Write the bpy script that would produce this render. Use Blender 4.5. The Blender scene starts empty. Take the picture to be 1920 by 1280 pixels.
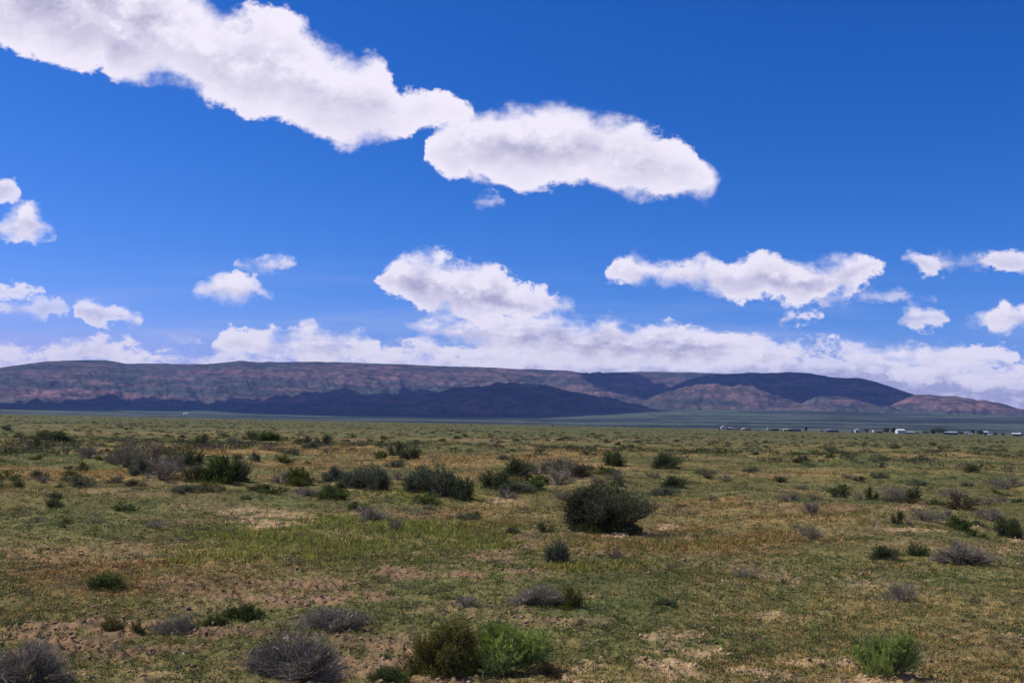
import bpy, math, random
import numpy as np
from mathutils import Matrix, Vector

sc = bpy.context.scene
C = sc.collection
rad = math.radians

# ------------------------------------------------------------------ camera
CAM_H = 2.4
FPX = 1925.0
PITCH = math.atan((793 - 640) / FPX)
ROLL = rad(1.2)
cam_d = bpy.data.cameras.new("camera")
cam_d.lens = FPX / 1920 * 36
cam_d.sensor_width = 36
cam_d.clip_start = 0.1
cam_d.clip_end = 60000
cam = bpy.data.objects.new("camera", cam_d)
C.objects.link(cam)
M3 = (Matrix.Rotation(rad(90) + PITCH, 3, 'X') @ Matrix.Rotation(ROLL, 3, 'Z'))
cam.matrix_world = Matrix.Translation((0, 0, CAM_H)) @ M3.to_4x4()
sc.camera = cam
R = np.array(M3)


def ray(X, Y):
    d = R @ np.array([(X - 960) / FPX, (640 - Y) / FPX, -1.0])
    return d


def uv(X, Y):                       # tangent-plane coordinates of a viewing direction, world axes
    d = ray(X, Y)
    return d[0] / d[1], d[2] / d[1]


def project(x, y, z):               # world -> picture coordinates (arrays)
    p = np.stack([x, y, z - CAM_H], -1) @ R
    w = -p[..., 2]
    w = np.where(w < 0.01, 0.01, w)
    return 960 + FPX * p[..., 0] / w, 640 - FPX * p[..., 1] / w


# ------------------------------------------------------------------ noise
_rng = np.random.default_rng(7)
_TAB = _rng.random((256, 256))


def vnoise(x, y, off=0):
    x = x + off * 17.13
    y = y + off * 31.71
    xi = np.floor(x).astype(np.int64)
    yi = np.floor(y).astype(np.int64)
    fx = x - xi
    fy = y - yi
    fx = fx * fx * (3 - 2 * fx)
    fy = fy * fy * (3 - 2 * fy)
    a = _TAB[xi & 255, yi & 255]
    b = _TAB[(xi + 1) & 255, yi & 255]
    c = _TAB[xi & 255, (yi + 1) & 255]
    d = _TAB[(xi + 1) & 255, (yi + 1) & 255]
    return (a * (1 - fx) + b * fx) * (1 - fy) + (c * (1 - fx) + d * fx) * fy


def fbm(x, y, octs=4, off=0, gain=0.5):
    s = 0
    a = 1.0
    t = 0
    for o in range(octs):
        s = s + a * vnoise(x * 2 ** o, y * 2 ** o, off + o * 3 + 1)
        t += a
        a *= gain
    return s / t


def sstep(a, b, x):
    t = np.clip((x - a) / (b - a), 0, 1)
    return t * t * (3 - 2 * t)


# ------------------------------------------------------------------ node helpers
class NB:
    def __init__(s, tree):
        s.t = tree
        s.n = tree.nodes
        s.l = tree.links

    def put(s, sock, v):
        if isinstance(v, bpy.types.NodeSocket):
            s.l.new(v, sock)
        else:
            sock.default_value = v

    def m(s, op, a, b=None, c=None, clamp=False):
        n = s.n.new('ShaderNodeMath')
        n.operation = op
        n.use_clamp = clamp
        s.put(n.inputs[0], a)
        if b is not None:
            s.put(n.inputs[1], b)
        if c is not None:
            s.put(n.inputs[2], c)
        return n.outputs[0]

    def mr(s, v, a, b, c=0.0, d=1.0, smooth=True):
        n = s.n.new('ShaderNodeMapRange')
        n.interpolation_type = 'SMOOTHSTEP' if smooth else 'LINEAR'
        s.put(n.inputs[0], v)
        for i, q in enumerate((a, b, c, d)):
            s.put(n.inputs[i + 1], q)
        return n.outputs[0]

    def mix(s, f, a, b, mode='MIX'):
        n = s.n.new('ShaderNodeMix')
        n.data_type = 'RGBA'
        n.blend_type = mode
        s.put(n.inputs[0], f)
        s.put(n.inputs[6], a if isinstance(a, bpy.types.NodeSocket) else (*a, 1))
        s.put(n.inputs[7], b if isinstance(b, bpy.types.NodeSocket) else (*b, 1))
        return n.outputs[2]

    def noise(s, vec, scale, detail=4, rough=0.5, dist=0.0, dim='3D', out=0):
        n = s.n.new('ShaderNodeTexNoise')
        n.noise_dimensions = dim
        s.put(n.inputs['Vector'], vec)
        n.inputs['Scale'].default_value = scale
        n.inputs['Detail'].default_value = detail
        n.inputs['Roughness'].default_value = rough
        n.inputs['Distortion'].default_value = dist
        return n.outputs[out]

    def vor(s, vec, scale, feat='F1', dim='3D', out=0, rand=1.0):
        n = s.n.new('ShaderNodeTexVoronoi')
        n.feature = feat
        n.voronoi_dimensions = dim
        s.put(n.inputs['Vector'], vec)
        n.inputs['Scale'].default_value = scale
        n.inputs['Randomness'].default_value = rand
        return n.outputs[out]

    def xyz(s, x, y, z=0.0):
        n = s.n.new('ShaderNodeCombineXYZ')
        s.put(n.inputs[0], x)
        s.put(n.inputs[1], y)
        s.put(n.inputs[2], z)
        return n.outputs[0]

    def curve(s, v, pts):
        n = s.n.new('ShaderNodeFloatCurve')
        cm = n.mapping
        c = cm.curves[0]
        pts = sorted(pts)
        c.points[0].location = pts[0]
        c.points[1].location = pts[-1]
        for p in pts[1:-1]:
            c.points.new(p[0], p[1])
        for p in c.points:
            p.handle_type = 'VECTOR'
        cm.extend = 'HORIZONTAL'
        cm.update()
        s.put(n.inputs['Value'], v)
        return n.outputs[0]


# ------------------------------------------------------------------ sun
SUN_EL = rad(50)
SUN_AZ = rad(-78)                   # measured from +Y toward +X : to the left, a touch beyond
sun_dir = Vector((math.sin(SUN_AZ) * math.cos(SUN_EL), math.cos(SUN_AZ) * math.cos(SUN_EL), math.sin(SUN_EL)))
sd = bpy.data.lights.new("sun", 'SUN')
sd.energy = 5.0
sd.angle = rad(0.5)
sd.color = (1.0, 0.95, 0.86)
so = bpy.data.objects.new("sun", sd)
so.rotation_euler = sun_dir.to_track_quat('Z', 'Y').to_euler()
so.location = sun_dir * 50
C.objects.link(so)

# ------------------------------------------------------------------ sky with clouds
w = bpy.data.worlds.new("World")
sc.world = w
w.use_nodes = True
nt = w.node_tree
nt.nodes.clear()
B = NB(nt)
out = nt.nodes.new('ShaderNodeOutputWorld')
sky = nt.nodes.new('ShaderNodeTexSky')
sky.sky_type = 'NISHITA'
sky.sun_disc = False
sky.sun_elevation = SUN_EL
sky.sun_rotation = SUN_AZ
sky.altitude = 1500
sky.air_density = 1.0
sky.dust_density = 0.6
sky.ozone_density = 3.0
SKY_K = 0.10
tc = nt.nodes.new('ShaderNodeTexCoord')
sep = nt.nodes.new('ShaderNodeSeparateXYZ')
nt.links.new(tc.outputs['Generated'], sep.inputs[0])
dx, dy, dz = sep.outputs
ay = B.m('MAXIMUM', B.m('ABSOLUTE', dy), 0.12)
U = B.m('DIVIDE', dx, ay)
V = B.m('DIVIDE', dz, ay)

gm = nt.nodes.new('ShaderNodeGamma')
nt.links.new(sky.outputs[0], gm.inputs[0])
gm.inputs[1].default_value = 1.0
# radiance scaled first, then the deep polarised blue of this sky
skyc = B.mix(1.0, sky.outputs[0], (SKY_K, SKY_K, SKY_K), 'MULTIPLY')
nt.links.new(skyc, gm.inputs[0])
gm.inputs[1].default_value = 1.45
skyc = B.mix(1.0, gm.outputs[0], (0.70, 1.02, 1.72), 'MULTIPLY')
ssep = nt.nodes.new('ShaderNodeSeparateColor')
nt.links.new(skyc, ssep.inputs[0])
scom = nt.nodes.new('ShaderNodeCombineColor')
for i_, (k_, g_) in enumerate(((3.7, 1.68), (0.76, 0.86), (0.875, 0.70))):
    nt.links.new(B.m('MULTIPLY', B.m('POWER', B.m('MAXIMUM', ssep.outputs[i_], 0.0), g_), k_), scom.inputs[i_])
skyc = scom.outputs[0]

UR, V0, VR = 0.64, -0.04, 0.60


def cu(u):
    return (u + UR) / (2 * UR)


def cv(v):
    return min(1, max(0, (v - V0) / VR))


def layer_pts(clouds):
    tops, bots = [], []
    for top, bot in clouds:
        for lst, dst, sgn in ((top, tops, -1), (bot, bots, 1)):
            p = [uv(*q) for q in lst]
            dst.append((cu(p[0][0]) - 0.005, cv(p[0][1] + sgn * 0.03)))
            dst.extend((cu(a), cv(b)) for a, b in p)
            dst.append((cu(p[-1][0]) + 0.005, cv(p[-1][1] + sgn * 0.03)))

    def clean(pts):
        pts = sorted((min(1, max(0, a)), b) for a, b in pts)
        o = []
        for a, b in pts:
            if o and a - o[-1][0] < 0.0012:
                continue
            o.append((a, b))
        return o
    return clean(tops), clean(bots)


def L(s):                            # "x,y x,y ..." -> points
    return [tuple(float(c) for c in q.split(',')) for q in s.split()]


LAYERS = []
# each: clouds(top outline, bottom outline), noise scale, warp, softness, density, shade strength
t_low = [(L("-300,668 0,664 120,672 240,664 300,672 360,676 430,652 520,660 640,652 760,650 860,660 960,650 1060,658 1180,650 1300,660 1400,648 1500,652 1620,650 1700,660 1800,664 1860,676 1900,680 2000,690 2250,690"),
          L("-300,860 500,860 1000,870 1500,880 2250,890"))]
t_mid = [(L("-300,640 -20,644 20,642 50,652 90,655 110,640 150,629 200,634 240,645 280,655 300,668"), L("-300,676 0,676 120,684 240,680 300,674")),
         (L("640,664 700,654 760,646 790,634 840,640 900,655 960,640 1020,634 1080,648 1160,640 1260,640 1360,628 1420,632 1470,640 1520,648 1560,654"), L("640,672 800,684 960,690 1100,688 1300,694 1460,690 1560,678")),
         (L("1560,690 1620,678 1700,684 1760,672 1800,690 1850,700 1880,690 1920,686 2100,680"), L("1560,706 1700,720 1800,726 1900,730 2100,730"))]
mid_bank = [(L("395,640 420,618 450,610 480,618 520,626 560,618 590,606 640,616 690,628 712,650"), L("395,655 450,668 560,676 650,676 712,660")),
            (L("760,600 800,586 880,585 940,592 1000,585 1060,592 1100,604 1140,590 1180,600 1240,602 1300,607 1360,618 1420,632 1480,648 1500,658"), L("760,610 800,640 880,655 960,668 1100,690 1300,690 1420,680 1500,668")),
            (L("1490,656 1530,648 1580,640 1640,646 1700,638 1780,640 1850,648 1900,660 1912,672"), L("1490,662 1600,684 1750,690 1850,686 1912,680"))]
b1 = [(L("-4,408 20,392 50,386 75,398 100,425 108,440"), L("-4,440 20,446 45,458 75,456 108,444")),
      (L("356,548 380,528 410,512 450,510 480,522 505,545 522,562"), L("356,552 375,560 420,568 480,566 522,565")),
      (L("688,525 715,500 745,488 780,470 815,468 845,484 870,495 910,490 945,505 975,530 1000,532 1040,545 1070,560 1086,575"), L("688,532 720,545 760,560 800,590 880,598 960,600 1040,600 1086,582")),
      (L("1130,505 1150,487 1180,475 1215,478 1250,490 1300,481 1350,487 1390,490 1430,480 1470,478 1520,492 1560,478 1620,476 1655,484 1675,496"), L("1130,515 1160,525 1230,540 1300,550 1380,558 1450,564 1520,570 1600,545 1650,515 1675,502")),
      (L("1796,602 1825,590 1850,575 1875,560 1920,566 1980,570 2100,560 2200,590"), L("1796,606 1830,616 1880,618 1980,622 2100,620 2200,600"))]
b2 = [(L("-300,310 -200,300 -100,330 -20,332 20,335 38,352 40,365"), L("-300,340 -150,370 -60,384 0,382 25,380 40,370")),
      (L("437,490 450,479 500,481 545,482 558,492"), L("437,496 460,505 500,512 540,504 558,498")),
      (L("882,378 900,366 930,365 946,380"), L("882,384 900,394 930,397 946,388")),
      (L("1690,482 1720,472 1770,476 1810,488 1850,474 1920,474 2000,470 2150,490"), L("1690,496 1730,508 1780,512 1840,508 1900,518 2000,520 2150,500"))]
b3 = [(L("-300,540 -100,530 0,532 50,537 96,546"), L("-300,560 -100,560 0,558 50,556 96,550")),
      (L("108,582 140,566 180,560 215,570 250,585 276,598"), L("108,596 140,604 190,610 240,606 276,602")),
      (L("1440,600 1480,588 1520,584 1546,592"), L("1440,604 1480,606 1520,602 1546,596")),
      (L("1688,600 1705,575 1730,568 1760,580 1780,600"), L("1688,610 1710,614 1750,616 1780,610"))]
b4 = [(L("288,634 310,627 345,624 380,630 388,640"), L("288,638 320,650 350,652 388,644")),
      (L("1400,530 1480,528 1550,545 1640,542 1700,548 1756,562"), L("1400,556 1480,572 1560,572 1640,566 1700,566 1756,568")),
      (L("-40,578 10,566 60,562 90,556 120,560 132,575"), L("-40,588 20,590 60,600 90,598 132,580")),
      (L("560,604 575,594 590,598 596,606"), L("560,610 575,612 596,609"))]
a1 = [(L("-500,-60 -300,-140 -100,-160 100,-150 250,-100 340,-50 400,5 440,14 500,4 545,18 580,50 620,78 660,92 690,86 712,94 726,118 734,145 750,178 800,170 850,174 880,192 900,200"),
       L("-500,60 -300,40 -100,60 0,88 60,105 90,125 140,132 190,118 215,158 260,162 330,165 400,192 480,220 560,236 600,262 640,274 690,284 740,272 790,244 830,232 860,235 900,225"))]
a2 = [(L("786,296 800,266 830,238 880,212 940,200 1000,190 1035,184 1080,200 1120,213 1180,230 1240,252 1300,278 1335,305 1357,335"),
       L("786,302 810,320 850,332 920,334 980,348 1050,346 1095,338 1140,356 1200,372 1280,376 1335,370 1357,345"))]
#            clouds    scale warp  soft   amp    op  seed core
LAYERS = [(t_low, 34, .014, .016, .030, 0.82, 9.0, .03, 1.9),
          (t_mid, 32, .012, .009, .020, 0.88, 1.0, .024, 1.8),
          (mid_bank, 30, .012, .006, .018, 0.94, 2.0, .026, 1.6),
          (b4, 34, .007, .006, .014, 0.62, 3.0, .02, 1.5),
          (b3, 30, .010, .006, .015, 0.85, 4.0, .02, 1.4),
          (b2, 26, .011, .006, .015, 0.90, 5.0, .022, 1.3),
          (b1, 24, .012, .006, .018, 0.98, 6.0, .028, 1.3),
          (a1, 13, .020, .008, .026, 1.0, 7.0, .07, 1.3),
          (a2, 15, .014, .006, .020, 1.0, 8.0, .05, 1.3)]
WHITE = (0.93, 0.88, 1.0)
GREY = (0.36, 0.345, 0.56)
col = skyc
# high thin veil low over the horizon
veil = B.noise(B.xyz(B.m('MULTIPLY', U, 2.2), B.m('MULTIPLY', V, 26.0), 3.3), 1.6, 5, 0.55)
veil = B.m('MULTIPLY', B.mr(veil, 0.42, 0.75), B.mr(V, 0.17, 0.08))
col = B.mix(B.m('MULTIPLY', veil, 0.35), col, (0.55, 0.60, 0.92))
for clouds, scale, warp, soft, amp, op, seed, core, flat in LAYERS:
    P = B.xyz(U, B.m('MULTIPLY', V, 1.25), seed * 3.7)
    n1 = nt.nodes.new('ShaderNodeTexNoise')
    nt.links.new(P, n1.inputs['Vector'])
    n1.inputs['Scale'].default_value = scale
    n1.inputs['Detail'].default_value = 4
    n1.inputs['Roughness'].default_value = 0.52
    s1 = nt.nodes.new('ShaderNodeSeparateColor')
    nt.links.new(n1.outputs['Color'], s1.inputs[0])
    u1 = B.m('MULTIPLY_ADD', B.m('SUBTRACT', s1.outputs[0], 0.5), warp * 2, U)
    v1 = B.m('MULTIPLY_ADD', B.m('SUBTRACT', s1.outputs[1], 0.5), warp * 1.6, V)
    tp, bp = layer_pts(clouds)
    uu = B.m('MULTIPLY_ADD', u1, 1 / (2 * UR), 0.5)
    T = B.m('MULTIPLY_ADD', B.curve(uu, tp), VR, V0)
    Bo = B.m('MULTIPLY_ADD', B.curve(uu, bp), VR, V0)
    dT = B.m('SUBTRACT', T, v1)
    dB = B.m('SUBTRACT', v1, Bo)
    d = B.m('MINIMUM', dT, dB)
    vf = B.m('MULTIPLY', V, flat)
    # lumps for the outline; broad billows, lit from the upper left, for the modelling
    Pa = B.xyz(U, vf, seed * 2.1)
    Pb = B.xyz(B.m('ADD', U, -0.22 / scale), B.m('ADD', vf, 0.42 / scale), seed * 2.1)
    la = B.noise(Pa, scale * 1.6, 8, 0.64)
    lb = B.noise(Pb, scale * 1.6, 5, 0.64)
    big = B.noise(Pa, scale * 0.55, 2, 0.5)
    dd = B.m('MULTIPLY_ADD', B.m('SUBTRACT', la, 0.5), amp * 2.6, d)
    a = B.mr(dd, -soft * 0.5, B.m('MULTIPLY_ADD', B.mr(big, 0.42, 0.62), soft * (0.8 if core > .023 and flat > 1.7 else 3.0), soft * 0.5))
    rel = B.m('SUBTRACT', la, lb)
    t = B.m('DIVIDE', dB, B.m('ADD', B.m('MAXIMUM', B.m('ADD', dT, dB), 0.002), 0.004))
    thick = B.mr(dd, 0.0, core)
    low = B.mr(B.m('MULTIPLY_ADD', la, 0.35, B.m('MULTIPLY_ADD', big, 0.6, t)), 1.25, 0.60)
    if flat > 1.55:          # rows of the far bank: bright heads, lavender bodies below them
        row = B.noise(B.xyz(U, B.m('MULTIPLY', V, 4.0), seed), scale * .8, 4, 0.55)
        low = B.m('MULTIPLY', B.mr(B.m('MULTIPLY_ADD', B.m('SUBTRACT', row, 0.5), 0.05, dT), 0.004, 0.030), 0.8)
    sh = B.m('MULTIPLY', thick, low)
    sh = B.m('MULTIPLY_ADD', B.m('MULTIPLY', rel, thick), -2.2, B.m('MULTIPLY', sh, 0.95))
    sh = B.m('MAXIMUM', B.m('MINIMUM', sh, 0.82), 0.0)
    cc = B.mix(sh, WHITE, GREY)
    col = B.mix(B.m('MULTIPLY', a, op), col, cc)

# scattered cumulus in the parts of the sky outside the photograph's field
outm = B.m('MAXIMUM', B.mr(B.m('ABSOLUTE', U), 0.62, 0.70), B.m('LESS_THAN', dy, 0.0))
outm = B.m('MAXIMUM', outm, B.mr(V, 0.50, 0.62))
zz = B.m('MAXIMUM', dz, 0.03)
G = B.xyz(B.m('DIVIDE', dx, B.m('ADD', zz, 0.12)), B.m('DIVIDE', dy, B.m('ADD', zz, 0.12)), 0.0)
gn = B.noise(G, 1.1, 7, 0.55)
ga = B.m('MULTIPLY', B.mr(gn, 0.55, 0.60), outm)
ga = B.m('MULTIPLY', ga, B.mr(dz, 0.0, 0.05))
col = B.mix(ga, col, B.mix(B.mr(gn, 0.60, 0.74), WHITE, GREY))
bg = nt.nodes.new('ShaderNodeBackground')
nt.links.new(col, bg.inputs[0])
bg.inputs[1].default_value = 1.0
nt.links.new(bg.outputs[0], out.inputs[0])
w.cycles.sampling_method = 'MANUAL'
w.cycles.sample_map_resolution = 512

sc.view_settings.view_transform = 'Standard'
sc.view_settings.look = 'None'
sc.view_settings.exposure = 0
sc.view_settings.gamma = 1
cy = sc.cycles
cy.max_bounces = 5
cy.diffuse_bounces = 2
cy.glossy_bounces = 1
cy.transmission_bounces = 2
cy.transparent_max_bounces = 4
cy.volume_bounces = 0
cy.use_denoising = True
cy.caustics_reflective = False
cy.caustics_refractive = False

# ------------------------------------------------------------------ mesh helpers
def mesh_np(name, V, F, mat=None, smooth=False, attrs=None, nside=None):
    """V (n,3); F (m,k) int array; attrs {name: (n,3|4) point colours}"""
    me = bpy.data.meshes.new(name)
    V = np.asarray(V, np.float32)
    F = np.asarray(F, np.int32)
    k = F.shape[1]
    me.vertices.add(len(V))
    me.vertices.foreach_set('co', V.ravel())
    me.loops.add(F.size)
    me.loops.foreach_set('vertex_index', F.ravel())
    me.polygons.add(len(F))
    me.polygons.foreach_set('loop_start', np.arange(0, F.size, k, dtype=np.int32))
    me.polygons.foreach_set('loop_total', np.full(len(F), k, np.int32))
    if smooth:
        me.polygons.foreach_set('use_smooth', np.ones(len(F), bool))
    if attrs:
        for an, c in attrs.items():
            c = np.asarray(c, np.float32)
            if c.shape[1] == 3:
                c = np.concatenate([c, np.ones((len(c), 1), np.float32)], 1)
            at = me.color_attributes.new(an, 'FLOAT_COLOR', 'POINT')
            at.data.foreach_set('color', c.ravel())
    me.update(calc_edges=True)
    me.validate()
    if mat:
        me.materials.append(mat)
    return me


def link(name, me, parent=None, loc=None):
    o = bpy.data.objects.new(name, me)
    C.objects.link(o)
    if parent:
        o.parent = parent
    if loc is not None:
        o.location = loc
    return o


def tag(o, label=None, cat=None, group=None, kind=None):
    if label:
        o['label'] = label
    if cat:
        o['category'] = cat
    if group:
        o['group'] = group
    if kind:
        o['kind'] = kind
    return o


def new_mat(name, rough=0.9, spec=0.1):
    m = bpy.data.materials.new(name)
    m.use_nodes = True
    b = m.node_tree.nodes['Principled BSDF']
    b.inputs['Roughness'].default_value = rough
    b.inputs['Specular IOR Level'].default_value = spec
    return m, NB(m.node_tree), b


# ------------------------------------------------------------------ terrain height
def height(x, y):
    r = np.hypot(x, y)
    h = 0.22 * (fbm(x / 7, y / 7, 3, 1) - 0.5) * sstep(3, 12, r)
    h = h + 0.9 * (fbm(x / 45, y / 45, 3, 5) - 0.5) * sstep(18, 70, r) * (1 - sstep(700, 1200, r))
    h = h + 0.055 * (fbm(x / 1.3, y / 1.3, 3, 9) - 0.5) * (1 - sstep(120, 200, r))
    # hummocks: soft sandy mounds that carry shrubs
    hm = np.clip(fbm(x / 4.5, y / 4.5, 2, 14) - 0.56, 0, 1)
    h = h + 1.1 * hm * sstep(14, 26, r) * (1 - sstep(150, 260, r))
    # the flat ends in a shallow swale before the fans of the range
    h = h - 14 * sstep(1700, 3200, r)
    return h


_A0 = None


def micro(x, y, bare):
    """clods and pits of the broken crust"""
    r = np.hypot(x, y)
    f = 1 - sstep(22, 45, r)
    a = fbm(x / 0.16, y / 0.16, 3, 21, 0.6)
    b = np.clip(fbm(x / 0.075, y / 0.075, 2, 25) - 0.5, 0, 1)
    return f * ((a - 0.5) * 0.065 + b * (0.05 + 0.12 * bare))


# ---- colour zones of the plain, as patches lying on the ground (centres given by where they appear)
# (x, y, rx, ry, kind, strength) ; kinds: d dry straw, o orange-red herb, g fresh green, y yellow-green, b bare clods, s pale sand
PATCH = [
    (130, 893, 300, 13, 'd', 1.0), (330, 885, 140, 10, 'd', .8), (380, 845, 240, 9, 'd', 1.0), (610, 842, 130, 12, 'd', 1.0), (560, 872, 120, 10, 'd', .8), (520, 895, 40, 8, 'd', .9),
    (60, 925, 160, 7, 'd', .5), (800, 866, 130, 12, 'd', 1.0), (1000, 858, 150, 10, 'd', .9), (880, 895, 90, 10, 'd', .7), (1090, 848, 90, 5, 'd', .7),
    (1260, 850, 120, 3, 'd', .6), (760, 930, 130, 9, 'y', .8), (900, 955, 160, 12, 'd', .55), (1350, 945, 200, 9, 'd', .7),
    (1480, 890, 130, 6, 'd', .6), (1600, 955, 120, 8, 'o', .6), (1500, 970, 150, 8, 'd', .6), (1320, 1020, 190, 22, 'o', .9),
    (1480, 1010, 120, 14, 'd', .6), (1840, 1035, 120, 10, 'd', .8), (1560, 985, 160, 14, 'o', .45),
    (700, 1005, 260, 28, 'y', .9), (560, 1045, 220, 24, 'y', .8), (250, 1075, 260, 30, 'o', .9), (90, 1060, 180, 30, 'o', .55),
    (420, 1060, 120, 22, 'o', .5), (940, 985, 70, 14, 'o', .5), (1090, 1058, 70, 9, 'y', .8), (1280, 1030, 120, 8, 'y', .5),
    (560, 935, 330, 18, 'g', .8), (260, 935, 260, 12, 'g', .7), (100, 985, 220, 18, 'g', .5), (1200, 930, 120, 16, 'g', .7),
    (1500, 935, 150, 10, 'g', .8), (1400, 1090, 380, 34, 'g', .9), (1300, 1180, 320, 40, 'g', 1.0), (1640, 1230, 120, 24, 'g', .5), (1150, 1215, 150, 26, 'g', .6),
    (1620, 1055, 130, 16, 'g', .7), (500, 1245, 260, 40, 'g', .5), (1560, 1180, 220, 30, 'g', .5), (830, 1170, 240, 26, 'g', .45),
    (1750, 905, 260, 14, 'g', .6), (1750, 960, 220, 20, 'g', .4), (300, 1290, 260, 30, 'g', .5),
    (985, 1030, 50, 24, 'b', 1.7), (1040, 1000, 40, 12, 'b', 1.4), (930, 1062, 60, 12, 'b', 1.5), (870, 1084, 80, 9, 'b', 1.3), (900, 1085, 90, 10, 'b', .8),
    (500, 972, 115, 11, 's', .95), (540, 983, 70, 5, 's', 1.0), (955, 942, 60, 9, 's', .7), (1222, 995, 30, 7, 's', 1.0), (1700, 955, 45, 7, 's', .8),
    (1870, 1005, 60, 7, 's', .95), (1770, 990, 80, 5, 's', .8), (990, 1030, 60, 12, 'b', .9), (960, 1060, 90, 12, 'b', .8), (1060, 990, 60, 10, 'b', .5),
    (520, 1110, 200, 28, 'b', 1.3), (760, 1078, 220, 15, 'b', 1.1), (180, 1190, 280, 40, 'b', 1.3), (70, 1140, 160, 24, 'o', .6), (650, 1240, 120, 40, 'b', 1.1),
    (1180, 1250, 150, 30, 's', .7), (1320, 1235, 130, 40, 's', .75), (1560, 1260, 230, 24, 's', .8), (1500, 1100, 240, 10, 's', .55),
    (1330, 1105, 120, 8, 's', .5), (1850, 1190, 110, 16, 's', .55), (1480, 1165, 150, 9, 's', .5), (1560, 1115, 130, 8, 's', .55),
    (260, 1262, 200, 12, 's', .4), (1050, 1130, 120, 8, 's', .35), (1090, 1180, 90, 12, 's', .5), (980, 1272, 220, 10, 's', .6), (300, 1140, 200, 12, 'b', .5),
]
KIDX = {'d': 0, 'o': 1, 'g': 2, 'y': 3, 'b': 4, 's': 5}


def zones(x, y, z):
    """weights (n,6) of the ground-cover kinds"""
    X, Y = project(x, y, z)
    r = np.hypot(x, y)
    front = (y > 2)
    wob = (fbm(x / 2.2, y / 2.2, 3, 31) - 0.5)
    wob2 = (fbm(x / 2.2, y / 2.2, 3, 37) - 0.5)
    W = np.zeros((len(x), 6))
    brk = np.clip(sstep(.36, .60, fbm(x / .45, y / .45, 3, 33)) * 1.15, 0, 1)
    brk = np.where(r > 40, 0.75, brk)
    pn = sstep(.35, .62, fbm(x / 1.1, y / 1.1, 3, 35))
    sy = np.clip((Y - 770) / 300, 0.05, 2)
    for cx, cy_, rx, ry, k, s in PATCH:
        q = ((X - cx + wob * 260 * sy) / rx) ** 2 + ((Y - cy_ + wob2 * 60 * sy) / ry) ** 2
        v = s * (sstep(2.8, 0.0, q) * (.55 + .6 * pn) if k in 'yog' else sstep(1.7, 0.15, q)) * front
        if k in 'sb':
            v = v * brk
        W[:, KIDX[k]] = np.maximum(W[:, KIDX[k]], v)
    # free variation everywhere
    n1 = fbm(x / 9, y / 9, 3, 41)
    n2 = fbm(x / 5, y / 5, 3, 45)
    n3 = fbm(x / 3, y / 3, 3, 49)
    far = sstep(25, 60, r)
    W[:, 0] = np.maximum(W[:, 0], sstep(0.56, 0.70, n1) * (0.18 + 0.47 * far) * (1 - sstep(200, 500, r)))
    W[:, 2] = np.maximum(W[:, 2], sstep(0.42, 0.66, n2) * (0.55 + 0.35 * far))
    W[:, 1] = np.maximum(W[:, 1] * .75, sstep(0.58, 0.72, n3) * 0.2 * (1 - 0.6 * far))
    W[:, 4] = np.maximum(W[:, 4], sstep(0.52, 0.66, fbm(x / 2, y / 2, 3, 53)) * 0.45 * (1 - far * 0.8))
    return W


# ---- the ground sheet
def polar(rs, az):
    RR, AA = np.meshgrid(rs, az, indexing='ij')
    return RR * np.sin(AA), RR * np.cos(AA)


rs = [0.6, 1.5, 3.0, 4.2, 5.2, 6.0]
while rs[-1] < 60:
    rs.append(rs[-1] * 1.0042)
while rs[-1] < 400:
    rs.append(rs[-1] * 1.012)
while rs[-1] < 14500:
    rs.append(rs[-1] * 1.05)
rs = np.array(rs)
az = np.concatenate([np.linspace(rad(-180), rad(-33), 64)[:-1], np.linspace(rad(-33), rad(33), 1000)[:-1], np.linspace(rad(33), rad(180), 64)])
gx, gy = polar(rs, az)
gz = height(gx, gy)
Wt = zones(gx.ravel(), gy.ravel(), gz.ravel())
bare = (Wt[:, 4] + Wt[:, 5]).reshape(gx.shape)
gz = gz + micro(gx, gy, np.clip(bare, 0, 1))
n_r, n_a = gx.shape
idx = np.arange(n_r * n_a).reshape(n_r, n_a)
F = np.stack([idx[:-1, :-1], idx[1:, :-1], idx[1:, 1:], idx[:-1, 1:]], -1).reshape(-1, 4)[:, ::-1]
# plug the centre
V = np.stack([gx, gy, gz], -1).reshape(-1, 3)

PAL = np.array([[.250, .165, .075],   # dry straw
                [.170, .098, .040],   # orange-red herb
                [.070, .090, .030],   # green
                [.135, .130, .034],   # yellow-green
                [.165, .105, .062],   # clods
                [.300, .205, .120]])  # sand
BASE = np.array([.142, .120, .044])


def zone_col(W, x, y):
    c = np.repeat(BASE[None], len(x), 0)
    for k in (2, 3, 0, 1, 4, 5):
        wgt = np.clip(W[:, k], 0, 1)[:, None] * 0.88
        c = c * (1 - wgt) + PAL[k] * wgt
    f = sstep(90, 260, np.hypot(x, y))[:, None] * .6
    c = c * (1 - f) + np.array([.052, .066, .022]) * f
    c = c * (0.62 + 0.76 * fbm(x / 1.4, y / 1.4, 3, 57))[:, None]
    return c * (1 + .06 * (1 - sstep(30, 90, np.hypot(x, y)))[:, None])


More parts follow.
